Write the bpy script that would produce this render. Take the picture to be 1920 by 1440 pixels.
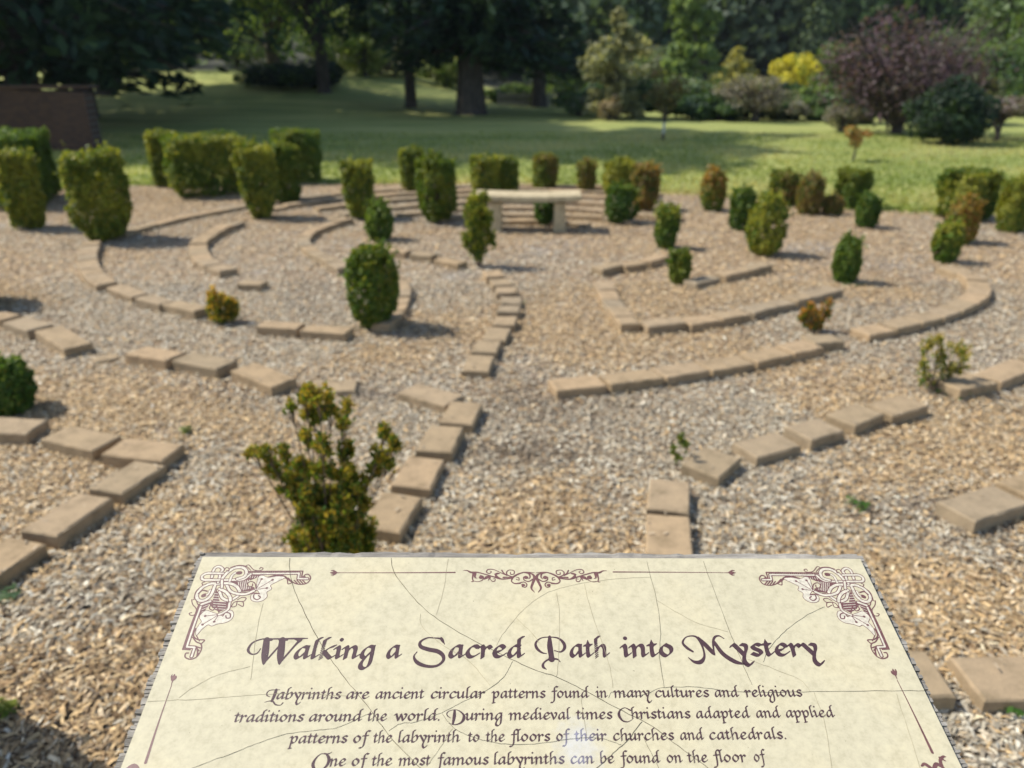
import bpy, math
import numpy as np
from mathutils import Vector

for o in list(bpy.data.objects):
    bpy.data.objects.remove(o)
SC = bpy.context.scene
COL = SC.collection
R = math.radians

# ------------------------------------------------------------------ camera
W0, H0, F = 1920, 1440, 1443.0
CAM_H, PITCH = 1.62, R(22.6)
cam_d = bpy.data.cameras.new("camera")
cam = bpy.data.objects.new("camera", cam_d)
COL.objects.link(cam)
cam.location = (0, 0, CAM_H)
cam.rotation_euler = (R(90) - PITCH, 0, 0)
cam_d.sensor_width = 36
cam_d.lens = 36 * F / W0
cam_d.clip_start = 0.05
cam_d.clip_end = 2000
cam_d.dof.use_dof = True
cam_d.dof.focus_distance = 0.70
cam_d.dof.aperture_fstop = cam_d.lens / 4.7
SC.camera = cam

# ------------------------------------------------------------------ light
SUN_EL = R(50)
SUN_DIR = Vector((-0.965, 0.26, 0)).normalized()     # horizontal direction towards the sun
world = bpy.data.worlds.new("World")
SC.world = world
world.use_nodes = True
nt = world.node_tree
bg = nt.nodes["Background"]
sky = nt.nodes.new("ShaderNodeTexSky")
sky.sky_type = 'NISHITA'
sky.sun_disc = False
sky.sun_elevation = SUN_EL
sky.sun_rotation = math.atan2(SUN_DIR.x, SUN_DIR.y)
nt.links.new(sky.outputs[0], bg.inputs[0])
bg.inputs[1].default_value = 0.14
sun_d = bpy.data.lights.new("sun", 'SUN')
sun_d.energy = 4.3
sun_d.angle = R(0.5)
sun_d.color = (1.0, 0.95, 0.86)
sun = bpy.data.objects.new("sun", sun_d)
COL.objects.link(sun)
sv = Vector((SUN_DIR.x * math.cos(SUN_EL), SUN_DIR.y * math.cos(SUN_EL), math.sin(SUN_EL)))
sun.rotation_euler = sv.to_track_quat('Z', 'Y').to_euler()
SC.view_settings.view_transform = 'Standard'
SC.view_settings.look = 'None'
SC.view_settings.gamma = 1
SC.view_settings.exposure = 0.34
SC.cycles.max_bounces = 6
SC.cycles.diffuse_bounces = 3
SC.cycles.transmission_bounces = 3
SC.cycles.use_denoising = True

# ------------------------------------------------------------------ helpers
rng = np.random.default_rng(7)
CP, SP = math.cos(PITCH), math.sin(PITCH)

def ray(px, py):
    a, b = (px - W0 / 2) / F, (H0 / 2 - py) / F
    return np.array((a, CP + b * SP, -SP + b * CP))

def ground(px, py, z=0.0):
    d = ray(px, py)
    return np.array((0, 0, CAM_H)) + d * ((z - CAM_H) / d[2])

def at_dist(px, dist):
    """ground point on the line of sight through column px, `dist` metres away"""
    a = (px - W0 / 2) / F
    return np.array((a * (dist * CP + CAM_H * SP), dist, 0.0))

def size_at(y, npx):
    return npx / F * (y * CP + CAM_H * SP)

def top_z(py, y):
    d = ray(960, py)
    return CAM_H + d[2] * y / d[1]

def tag(o, label=None, cat=None, group=None, kind=None):
    if label: o["label"] = label
    if cat: o["category"] = cat
    if group: o["group"] = group
    if kind: o["kind"] = kind
    return o

def empty(name, loc=(0, 0, 0), rz=0):
    o = bpy.data.objects.new(name, None)
    COL.objects.link(o)
    o.location = loc
    o.rotation_euler = (0, 0, rz)
    o.empty_display_size = 0.1
    return o

def link(name, me, mat=None, parent=None):
    o = bpy.data.objects.new(name, me)
    COL.objects.link(o)
    if mat is not None and len(me.materials) == 0:
        me.materials.append(mat)
    if parent is not None:
        o.parent = parent
    return o

def np_mesh(name, verts, sizes, idx, tint=None, smooth=False):
    """verts Nx3, face sizes, flat vertex index list, optional colour per face"""
    me = bpy.data.meshes.new(name)
    verts = np.ascontiguousarray(verts, dtype=np.float32)
    sizes = np.asarray(sizes, dtype=np.int32)
    idx = np.asarray(idx, dtype=np.int32)
    me.vertices.add(len(verts))
    me.vertices.foreach_set("co", verts.ravel())
    me.loops.add(len(idx))
    me.loops.foreach_set("vertex_index", idx)
    me.polygons.add(len(sizes))
    st = np.zeros(len(sizes), dtype=np.int32)
    st[1:] = np.cumsum(sizes)[:-1]
    me.polygons.foreach_set("loop_start", st)
    me.polygons.foreach_set("loop_total", sizes)
    me.polygons.foreach_set("use_smooth", np.full(len(sizes), bool(smooth)))
    me.update(calc_edges=True)
    if tint is not None:
        a = me.attributes.new("tint", 'FLOAT_COLOR', 'FACE')
        c = np.ones((len(sizes), 4), dtype=np.float32)
        c[:, :3] = tint
        a.data.foreach_set("color", c.ravel())
    return me

class MB:
    """collects boxes and tubes into one mesh"""
    def __init__(s):
        s.v, s.f, s.n = [], [], 0
    def add(s, v, f):
        v = np.asarray(v, float)
        s.v.append(v)
        s.f += [[i + s.n for i in q] for q in f]
        s.n += len(v)
    def box(s, c, sz, rz=0.0, taper=1.0):
        x, y, z = (q / 2 for q in sz)
        b = np.array([(-x, -y, -z), (x, -y, -z), (x, y, -z), (-x, y, -z), (-x, -y, z), (x, -y, z), (x, y, z), (-x, y, z)])
        b[4:, :2] *= taper
        ca, sa = math.cos(rz), math.sin(rz)
        b = np.column_stack((b[:, 0] * ca - b[:, 1] * sa, b[:, 0] * sa + b[:, 1] * ca, b[:, 2])) + np.asarray(c)
        s.add(b, [(0, 3, 2, 1), (4, 5, 6, 7), (0, 1, 5, 4), (1, 2, 6, 5), (2, 3, 7, 6), (3, 0, 4, 7)])
    def tube(s, pts, rad, n=7, rough=0.0):
        pts = np.asarray(pts, float)
        k = len(pts)
        rad = np.broadcast_to(np.asarray(rad, float), (k,))
        vs = []
        for i in range(k):
            t = pts[min(i + 1, k - 1)] - pts[max(i - 1, 0)]
            t = t / (np.linalg.norm(t) + 1e-9)
            a = np.cross(t, (0.31, 0.95, 0.05)); a /= np.linalg.norm(a) + 1e-9
            b = np.cross(t, a)
            for j in range(n):
                q = 2 * math.pi * j / n
                r = rad[i] * (1 + rough * math.sin(j * 2.7 + i * 1.9))
                vs.append(pts[i] + r * (a * math.cos(q) + b * math.sin(q)))
        fs = []
        for i in range(k - 1):
            for j in range(n):
                a, b = i * n + j, i * n + (j + 1) % n
                fs.append((a, b, b + n, a + n))
        fs.append(tuple(range(n))[::-1]); fs.append(tuple(range((k - 1) * n, k * n)))
        s.add(vs, fs)
    def mesh(s, name, smooth=False):
        sizes = [len(q) for q in s.f]
        idx = [i for q in s.f for i in q]
        return np_mesh(name, np.concatenate(s.v), sizes, idx, smooth=smooth)
    def build(s, name, mat, parent=None, smooth=False):
        return link(name, s.mesh(name, smooth), mat, parent)

def noise2(x, y, seed=0, scale=1.0):
    """smooth value about -1..1"""
    g = np.random.default_rng(seed)
    v = 0
    for k in range(7):
        a = g.uniform(0, 6.28); f = scale * g.uniform(0.6, 2.2); p = g.uniform(0, 6.28)
        v = v + np.sin((x * math.cos(a) + y * math.sin(a)) * f + p + 1.2 * np.sin((x * math.sin(a) - y * math.cos(a)) * f * 0.7 + p * 2))
    return v / 3.2

# ------------------------------------------------------------------ materials
def new_mat(name):
    m = bpy.data.materials.new(name)
    m.use_nodes = True
    t = m.node_tree
    return m, t, t.nodes["Principled BSDF"]

def N(t, kind, **kw):
    n = t.nodes.new(kind)
    for k, v in kw.items():
        setattr(n, k, v)
    return n

def ramp(t, fac, stops):
    r = N(t, "ShaderNodeValToRGB")
    el = r.color_ramp.elements
    while len(el) < len(stops):
        el.new(0.5)
    for e, (p, c) in zip(el, stops):
        e.position = p
        e.color = (*c, 1)
    t.links.new(fac, r.inputs[0])
    return r.outputs[0]

def tex_noise(t, scale, detail=4, rough=0.6, vec=None, dist=0.0):
    n = N(t, "ShaderNodeTexNoise")
    n.inputs["Scale"].default_value = scale
    n.inputs["Detail"].default_value = detail
    n.inputs["Roughness"].default_value = rough
    n.inputs["Distortion"].default_value = dist
    if vec is not None:
        t.links.new(vec, n.inputs["Vector"])
    return n.outputs["Fac"]

def obj_vec(t, scale=(1, 1, 1)):
    c = N(t, "ShaderNodeTexCoord")
    m = N(t, "ShaderNodeMapping")
    m.inputs["Scale"].default_value = scale
    t.links.new(c.outputs["Object"], m.inputs[0])
    return m.outputs[0]

def bump(t, p, height, strength, dist=0.01):
    b = N(t, "ShaderNodeBump")
    b.inputs["Strength"].default_value = strength
    b.inputs["Distance"].default_value = dist
    t.links.new(height, b.inputs["Height"])
    t.links.new(b.outputs[0], p.inputs["Normal"])

def mixc(t, fac, a, b, mode='MIX'):
    m = N(t, "ShaderNodeMix", data_type='RGBA', blend_type=mode)
    for i, q in ((0, fac), (6, a), (7, b)):
        if isinstance(q, (int, float)):
            m.inputs[i].default_value = q
        elif isinstance(q, tuple):
            m.inputs[i].default_value = (*q, 1)
        else:
            t.links.new(q, m.inputs[i])
    return m.outputs[2]

def mottled(name, stops, scale=8, rough=0.85, detail=6, bmp=0.3, bdist=0.01, vscale=(1, 1, 1)):
    m, t, p = new_mat(name)
    v = obj_vec(t, vscale)
    n = tex_noise(t, scale, detail, 0.65, v)
    t.links.new(ramp(t, n, stops), p.inputs["Base Color"])
    p.inputs["Roughness"].default_value = rough
    if bmp:
        bump(t, p, tex_noise(t, scale * 3, 5, 0.7, v), bmp, bdist)
    return m

def leaf_mat(name, trans=0.35, rough=0.5):
    m, t, p = new_mat(name)
    a = N(t, "ShaderNodeAttribute", attribute_name="tint")
    t.links.new(a.outputs["Color"], p.inputs["Base Color"])
    p.inputs["Roughness"].default_value = rough
    p.inputs["Specular IOR Level"].default_value = 0.35
    tr = N(t, "ShaderNodeBsdfTranslucent")
    t.links.new(mixc(t, 1.0, a.outputs["Color"], (1.5, 1.4, 0.7), 'MULTIPLY'), tr.inputs[0])
    mx = N(t, "ShaderNodeMixShader")
    mx.inputs[0].default_value = trans
    t.links.new(p.outputs[0], mx.inputs[1])
    t.links.new(tr.outputs[0], mx.inputs[2])
    t.links.new(mx.outputs[0], t.nodes["Material Output"].inputs[0])
    return m

M_LEAF = leaf_mat("shrub_leaf", 0.42, 0.5)
M_TREE = leaf_mat("tree_leaf", 0.4, 0.6)
M_BARK = mottled("bark", [(0.3, (0.035, 0.028, 0.022)), (0.7, (0.12, 0.1, 0.08))], 14, 0.95, vscale=(1, 1, 0.25), bmp=0.6)
M_STEM = mottled("twig_bark", [(0.3, (0.07, 0.05, 0.03)), (0.7, (0.2, 0.15, 0.1))], 40, 0.9)

# chips of the mulch carry their own colour
M_CHIP, _t, _p = new_mat("wood_chip")
_a = N(_t, "ShaderNodeAttribute", attribute_name="tint")
_n = tex_noise(_t, 260, 3, 0.6, obj_vec(_t))
_t.links.new(mixc(_t, 1.0, _a.outputs["Color"], ramp(_t, _n, [(0.25, (0.72, 0.72, 0.72)), (0.75, (1.15, 1.15, 1.15))]), 'MULTIPLY'), _p.inputs["Base Color"])
_p.inputs["Roughness"].default_value = 0.85

def paver_material():
    m, t, p = new_mat("concrete_paver")
    v = obj_vec(t)
    oi = N(t, "ShaderNodeObjectInfo")
    base = ramp(t, oi.outputs["Random"], [(0.0, (0.39, 0.275, 0.155)), (0.3, (0.33, 0.25, 0.152)), (0.65, (0.42, 0.295, 0.17)), (1.0, (0.31, 0.245, 0.16))])
    add = N(t, "ShaderNodeVectorMath", operation='ADD')
    t.links.new(v, add.inputs[0])
    sc = N(t, "ShaderNodeVectorMath", operation='SCALE')
    sc.inputs[0].default_value = (17, 9, 5)
    t.links.new(oi.outputs["Random"], sc.inputs["Scale"])
    t.links.new(sc.outputs[0], add.inputs[1])
    big = tex_noise(t, 13, 6, 0.7, add.outputs[0])
    fine = tex_noise(t, 240, 3, 0.7, add.outputs[0])
    c = mixc(t, 1.0, base, ramp(t, big, [(0.28, (0.62, 0.62, 0.57)), (0.5, (0.97, 0.97, 0.96)), (0.72, (1.14, 1.13, 1.1))]), 'MULTIPLY')
    c = mixc(t, 1.0, c, ramp(t, fine, [(0.3, (0.75, 0.75, 0.75)), (0.7, (1.15, 1.15, 1.15))]), 'MULTIPLY')
    t.links.new(c, p.inputs["Base Color"])
    p.inputs["Roughness"].default_value = 0.92
    bump(t, p, fine, 0.4, 0.002)
    return m
M_PAVER = paver_material()

# ------------------------------------------------------------------ ground
def terrain(x, y):
    h = np.zeros_like(x, dtype=float)
    # bank rising beyond the lawn on the left
    t = np.clip((y - 24) / 22, 0, 1) * np.clip((-x + 2) / 10, 0, 1)
    h += 1.25 * t * t * (3 - 2 * t)
    # wooded hill far behind, higher to the right
    t = np.clip((y - 52) / 90, 0, 1)
    h += 42 * t * t * (3 - 2 * t) * (0.04 + 0.96 * np.clip((x + 32) / 55, 0, 1))
    return h + 0.03 * noise2(x, y, 3, 0.25)* np.clip((y - 13) / 6, 0, 1)

gx = np.concatenate((np.linspace(-400, -60, 18)[:-1], np.linspace(-60, 60, 97), np.linspace(60, 400, 18)[1:]))
gy = np.concatenate((np.linspace(-60, 0, 10)[:-1], np.linspace(0, 60, 73), np.linspace(60, 600, 61)[1:]))
GX, GY = np.meshgrid(gx, gy)
GZ = terrain(GX, GY) - 0.004
vv = np.column_stack((GX.ravel(), GY.ravel(), GZ.ravel()))
nx, ny = len(gx), len(gy)
ii = (np.arange(ny - 1)[:, None] * nx + np.arange(nx - 1)[None]).ravel()
qd = np.column_stack((ii, ii + 1, ii + nx + 1, ii + nx))
def lawn_material():
    m, t, p = new_mat("lawn_grass")
    v = obj_vec(t)
    v2 = obj_vec(t, (0.25, 1.3, 1))
    a = tex_noise(t, 0.8, 7, 0.68, v2)
    b = tex_noise(t, 35, 4, 0.7, v)
    c = ramp(t, a, [(0.34, (0.195, 0.25, 0.06)), (0.5, (0.30, 0.335, 0.085)), (0.66, (0.44, 0.425, 0.14))])
    c = mixc(t, 1.0, c, ramp(t, b, [(0.3, (0.65, 0.68, 0.6)), (0.7, (1.25, 1.2, 1.2))]), 'MULTIPLY')
    sx = N(t, "ShaderNodeSeparateXYZ"); t.links.new(v, sx.inputs[0])
    ad = N(t, "ShaderNodeMath", operation='MULTIPLY_ADD')
    t.links.new(tex_noise(t, 0.12, 3, 0.5, v), ad.inputs[0]); ad.inputs[1].default_value = 14
    t.links.new(sx.outputs["Y"], ad.inputs[2])
    mr = N(t, "ShaderNodeMapRange"); t.links.new(ad.outputs[0], mr.inputs[0])
    mr.inputs[1].default_value = 52; mr.inputs[2].default_value = 60
    litter = ramp(t, tex_noise(t, 3, 5, 0.7, v), [(0.3, (0.018, 0.022, 0.010)), (0.7, (0.05, 0.05, 0.025))])
    c = mixc(t, mr.outputs[0], c, litter)
    t.links.new(c, p.inputs["Base Color"])
    p.inputs["Roughness"].default_value = 0.9
    bump(t, p, b, 0.7, 0.03)
    return m
lawn = link("ground", np_mesh("ground", vv, [4] * len(qd), qd.ravel(), smooth=True), lawn_material())
tag(lawn, kind="structure")

# mulch bed: an irregular disc laid on the ground
BED = np.array([(-9.0, -3.0), (-9.4, 4.0), (-8.6, 9.6), (-6.6, 10.9), (-5.9, 11.2), (-3.0, 11.45), (0.0, 11.4), (2.0, 10.65), (3.2, 10.0),
                (4.4, 9.25), (6.0, 8.85), (7.6, 8.4), (9.0, 6.5), (9.3, 2.0), (9.0, -3.0), (0, -4.5)])
def closed_spline(P, n=10):
    k = len(P); out = []
    for i in range(k):
        p0, p1, p2, p3 = P[i - 1], P[i], P[(i + 1) % k], P[(i + 2) % k]
        for s in np.arange(n) / n:
            out.append(0.5 * ((2 * p1) + (p2 - p0) * s + (2 * p0 - 5 * p1 + 4 * p2 - p3) * s ** 2 + (3 * p1 - p0 - 3 * p2 + p3) * s ** 3))
    return np.array(out)
bed = closed_spline(BED)
bed = bed + 0.05 * np.column_stack((noise2(bed[:, 0], bed[:, 1], 5, 3), noise2(bed[:, 0], bed[:, 1], 6, 3)))
def in_bed(x, y, poly=bed):
    ins = np.zeros(len(x), bool)
    j = len(poly) - 1
    for i in range(len(poly)):
        xi, yi = poly[i]; xj, yj = poly[j]
        c = ((yi > y) != (yj > y)) & (x < (xj - xi) * (y - yi) / (yj - yi + 1e-12) + xi)
        ins ^= c
        j = i
    return ins
nb = len(bed)
cen = np.array((0.0, 4.0))
rings, bv = 14, [(0, 4, 0.0005)]
for r in range(1, rings + 1):
    q = cen + (bed - cen) * (r / rings)
    bv += [(x, y, 0.0005) for x, y in q]
bf = [(0, 1 + j, 1 + (j + 1) % nb) for j in range(nb)]
for r in range(rings - 1):
    for j in range(nb):
        a, b = 1 + r * nb + j, 1 + r * nb + (j + 1) % nb
        bf.append((a, a + nb, b + nb, b))
def mulch_material():
    m, t, p = new_mat("mulch")
    v = obj_vec(t)
    d = tex_noise(t, 14, 3, 0.6, v)
    vo = N(t, "ShaderNodeTexVoronoi")
    vo.inputs["Scale"].default_value = 52
    t.links.new(mixc(t, 0.04, v, N(t, "ShaderNodeTexNoise").outputs["Color"]), vo.inputs["Vector"])
    tan = ramp(t, vo.outputs["Color"], [(0.1, (0.13, 0.085, 0.05)), (0.45, (0.3, 0.21, 0.125)), (0.7, (0.42, 0.31, 0.19)), (0.95, (0.55, 0.46, 0.33))])
    grey = ramp(t, vo.outputs["Color"], [(0.1, (0.14, 0.12, 0.1)), (0.5, (0.32, 0.29, 0.25)), (0.9, (0.52, 0.49, 0.45))])
    pat = ramp(t, tex_noise(t, 1.1, 4, 0.6, v, 0.6), [(0.54, (0, 0, 0)), (0.68, (0.8, 0.8, 0.8))])
    t.links.new(mixc(t, pat, tan, grey), p.inputs["Base Color"])
    p.inputs["Roughness"].default_value = 0.95
    bump(t, p, vo.outputs["Distance"], 0.6, 0.02)
    return m
mulch = link("mulch_bed", np_mesh("mulch_bed", np.array(bv), [len(q) for q in bf], [i for q in bf for i in q]), mulch_material())
tag(mulch, kind="structure")

# ------------------------------------------------------------------ pavers
PAV_H, PAV_W = 0.066, 0.155
_pav = {}
def paver_mesh(length, width, taper=1.0):
    key = (round(length / 0.02), round(width / 0.01), round(taper * 20))
    if key in _pav:
        return _pav[key]
    L, Wd = key[0] * 0.02 - 0.006, key[1] * 0.01
    g = np.random.default_rng(key[0] * 31 + key[1])
    b = 0.006
    zs = [(-0.03, 0), (PAV_H - b, 0), (PAV_H, b)]
    vs = []
    nl, nw = 6, 3
    per = [(i / nl, 0) for i in range(nl)] + [(1, j / nw) for j in range(nw)] + [(1 - i / nl, 1) for i in range(nl)] + [(0, 1 - j / nw) for j in range(nw)]
    for z, ins in zs:
        for s, q in per:
            tw = Wd * (1 + (taper - 1) * s)
            x = (s - 0.5) * (L - 2 * ins); y = (q - 0.5) * (tw - 2 * ins)
            vs.append((x + g.normal(0, 0.0008), y + g.normal(0, 0.0008), z + g.normal(0, 0.0005)))
    k = len(per)
    fs = []
    for r in range(2):
        for j in range(k):
            a, c = r * k + j, r * k + (j + 1) % k
            fs.append((a, c, c + k, a + k))
    fs.append(tuple(range(2 * k, 3 * k)))
    me = np_mesh("paver", np.array(vs), [len(q) for q in fs], [i for q in fs for i in q])
    me.materials.append(M_PAVER)
    _pav[key] = me
    return me

ORD = ["first", "second", "third", "fourth", "fifth", "sixth", "seventh", "eighth", "ninth", "tenth", "eleventh", "twelfth",
       "thirteenth", "fourteenth", "fifteenth", "sixteenth", "seventeenth", "eighteenth", "nineteenth", "twentieth"]
rp = np.random.default_rng(4)
PAV_AT, PAV_BOX = [], []
def put_paver(p0, p1, label, group, width=PAV_W, sink=0.0, taper=1.0, gap=0.0):
    p0, p1 = np.asarray(p0, float)[:2], np.asarray(p1, float)[:2]
    d = p1 - p0
    L = max(np.hypot(*d) - gap, 0.08)
    o = link("paver", paver_mesh(L, width, taper))
    c = (p0 + p1) / 2
    PAV_AT.append(tuple(c)); PAV_BOX.append((tuple(c), math.atan2(d[1], d[0]), L, width))
    o.location = (c[0], c[1], -sink + rp.uniform(-0.012, 0.004))
    o.rotation_euler = (rp.normal(0, 0.018), rp.normal(0, 0.018), math.atan2(d[1], d[0]) + rp.normal(0, 0.012))
    tag(o, label, "paver", group)
    return o

def row_px(segs, where, group, **kw):
    """pavers given by the two ends of their top faces; `where` finishes the label"""
    for i, s in enumerate(segs):
        a, b = ground(s[0], s[1], PAV_H), ground(s[2], s[3], PAV_H)
        k = dict(kw)
        if len(s) > 4:
            k.update(s[4])
        put_paver(a, b, f"{ORD[i]} tan paver {where}", group, **k)

def row_curve(pts, step, where, group, world=False, width=PAV_W, **kw):
    P = np.array([p if world else ground(p[0], p[1], PAV_H)[:2] for p in pts], float)
    seg = np.hypot(*np.diff(P, axis=0).T); cum = np.concatenate(([0], np.cumsum(seg)))
    n = max(1, int(round(cum[-1] / step)))
    q = np.linspace(0, cum[-1], n + 1)
    X, Y = np.interp(q, cum, P[:, 0]), np.interp(q, cum, P[:, 1])
    for i in range(n):
        put_paver((X[i], Y[i]), (X[i + 1], Y[i + 1]), f"{ORD[i]} tan paver {where}", group, width, gap=0.004, **kw)

row_px([(-30, 796, 69, 800), (103, 808, 202, 831), (213, 836, 324, 849)], "from the left edge in the short row left of the leggy shrub", "pavers of the near left row")
row_px([(285, 863, 192, 921), (180, 928, 71, 1003), (50, 1011, -60, 1086)], "down the slanting row at the lower left edge", "pavers of the lower left slanting row")
row_px([(755, 923, 709, 992), (799, 854, 768, 911), (840, 798, 812, 848), (875, 752, 854, 792)], "up from the sign in the stepping row right of the leggy shrub", "pavers stepping up from the sign")
row_px([(763, 723, 853, 748), (575, 714, 670, 711, dict(sink=0.025)), (533, 717, 455, 686), (425, 684, 343, 667), (328, 669, 255, 657),
        (219, 653, 172, 661, dict(sink=0.038, width=0.1)), (145, 649, 92, 616), (77, 616, 27, 597), (20, 592, -32, 584)],
       "leftwards from the middle crossing along the left arc", "pavers of the left arc")
row_px([(892, 691, 903, 663), (906, 658, 918, 636), (925, 633, 937, 611), (944, 607, 950, 592), (952, 584, 956, 571), (958, 567, 958, 553),
        (950, 548, 948, 536), (942, 532, 935, 521), (929, 518, 921, 507)], "back from the crossing in the middle column", "pavers of the middle column", width=0.15)
row_px([(1033, 719, 1130, 710), (1135, 711, 1232, 697), (1236, 697, 1315, 685), (1318, 684, 1400, 669), (1402, 669, 1470, 655), (1471, 655, 1527, 643), (1515, 637, 1572, 634)],
       "rightwards from the crossing along the long right arc", "pavers of the long right arc")
row_px([(1157, 602, 1196, 600), (1206, 606, 1280, 599), (1284, 602, 1343, 592), (1344, 592, 1397, 584), (1399, 582, 1443, 570), (1443, 569, 1481, 562), (1481, 561, 1512, 552), (1512, 552, 1565, 538)],
       "rightwards along the inner right arc to the lone green shrub", "pavers of the inner right arc", width=0.14)
row_curve([(1172, 592), (1152, 570), (1140, 545), (1130, 528)], 0.22, "going back at the left end of the inner right arc", "pavers of the inner right spur", width=0.14)
row_curve([(1612, 620), (1680, 607), (1745, 590), (1800, 572), (1834, 552), (1840, 533), (1826, 516), (1792, 503), (1770, 498)], 0.24, "round the hairpin at the right from its near end", "pavers of the right hairpin")
row_px([(1293, 527, 1340, 516), (1348, 515, 1397, 503), (1398, 503, 1437, 494)], "in the short row behind the small dark shrub", "pavers of the far short row", width=0.13)
row_px([(1118, 503, 1160, 493), (1163, 495, 1207, 489), (1208, 489, 1244, 478)], "in the short row in front of the bench's right end", "pavers of the row before the bench", width=0.13)
row_px([(1310, 882, 1357, 846, dict(width=0.17)), (1394, 840, 1480, 819), (1493, 814, 1560, 795), (1574, 787, 1633, 766), (1648, 768, 1716, 750)],
       "rightwards up the near right row to the wispy shrub", "pavers of the near right row")
row_px([(1256, 899, 1253, 957), (1254, 963, 1256, 1045), (1257, 1052, 1262, 1130)], "coming towards the sign right of its middle", "pavers running under the sign")
row_px([(1775, 723, 1846, 708), (1850, 707, 1927, 680), (1932, 678, 2000, 648)], "right of the wispy shrub at the right edge", "pavers at the right edge")
row_px([(1794, 961, 1893, 925), (1905, 917, 2010, 880)], "in the lower right row at the picture's edge", "pavers of the lower right row")
row_px([(1640, 1262, 1768, 1262, dict(width=0.17)), (1812, 1265, 1960, 1262, dict(width=0.17))], "right of the sign beside its frilled edge", "pavers beside the sign")
row_curve([(172, 452), (163, 475), (165, 495), (178, 515), (200, 531)], 0.20, "from the barrel shrub round the left hairpin", "pavers of the left hairpin")
row_px([(215, 535, 262, 551), (268, 556, 312, 567), (317, 565, 380, 582)], "between the left hairpin and the orange tipped shrub", "pavers leading to the orange tipped shrub", width=0.13)
row_px([(487, 607, 565, 611), (570, 612, 655, 620)], "right of the orange tipped shrub", "pavers right of the orange tipped shrub", width=0.13)
row_curve([(712, 607), (742, 580), (757, 545), (745, 520), (720, 505)], 0.17, "in the curve behind the dark upright shrub", "pavers behind the dark upright shrub", width=0.13)
row_curve([(446, 413), (400, 432), (370, 452), (372, 472), (388, 492), (428, 505)], 0.24, "round the second left hairpin from its far end", "pavers of the second left hairpin")
row_px([(450, 527, 496, 529)], "lying alone behind the orange tipped shrub", "lone pavers", width=0.13)
row_curve([(655, 408), (610, 420), (580, 433), (566, 448), (580, 465), (605, 478), (645, 500)], 0.25, "round the small hairpin left of the bench", "pavers of the small hairpin", width=0.12)
row_px([(726, 466, 765, 470), (774, 474, 815, 478), (822, 482, 868, 491)], "in front of the yellow green shrub before the bench", "pavers before the bench's left end", width=0.13)
CEN = np.array((0.1, 7.0))
for k, (r, a0, a1) in enumerate([(1.45, 60, 112), (1.85, 48, 122), (2.3, 40, 130), (2.75, 66, 140), (3.25, 58, 138), (3.7, 60, 150), (4.1, 70, 172)]):
    A = np.radians(np.arange(a0, a1 + 1, 4))
    row_curve([CEN + r * np.array((math.cos(q), math.sin(q))) for q in A], 0.40 + 0.02 * k, f"from the right in arc {ORD[k]} behind the bench", "pavers of the arcs behind the bench", world=True, width=0.14, sink=0.012)

# ------------------------------------------------------------------ chips of the mulch
GREYS = [(150, 1180, 1.2), (330, 1050, 1.0), (420, 900, 1.0), (560, 545, 1.6), (480, 590, 1.0), (1050, 800, 0.9), (1180, 780, 0.9), (850, 960, 1.1), (1720, 640, 1.2), (1350, 790, 0.9), (1640, 1010, 0.8), (780, 440, 1.5), (1850, 560, 1.1),
         (330, 505, 0.9), (1780, 1390, 1.0), (1000, 500, 0.8), (1450, 640, 0.7), (60, 650, 0.9), (300, 440, 0.8), (1700, 470, 0.8),
         (1500, 880, -1.4), (1720, 1130, -1.3), (1550, 715, -1.2), (1250, 640, -1.2), (1020, 960, -1.2), (790, 640, -1.0), (1100, 450, -1.2), (260, 760, -0.9), (1080, 590, -0.9), (1440, 430, -1.2), (500, 500, -0.6), (250, 490, -0.7), (40, 1340, -0.5)]
def patchiness(x, y):
    """1 where the chips are bleached grey, 0 where they are tan"""
    v = noise2(x, y, 11, 1.3) + 0.5 * noise2(x, y, 12, 4.0)
    best = np.full(len(x), 9.0)
    for cx, cy in PAV_AT:
        np.minimum(best, np.hypot(x - cx, y - cy), out=best)
    for (px, py, k) in GREYS:
        q = ground(px, py); r = 0.16 * q[1]
        v = v + k * np.exp(-((x - q[0]) ** 2 + (y - q[1]) ** 2) / r ** 2)
    v = v - 0.72 + 0.95 * np.exp(-((best - 0.22) / 0.20) ** 2)
    return 1 / (1 + np.exp(-3.6 * v))

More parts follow.
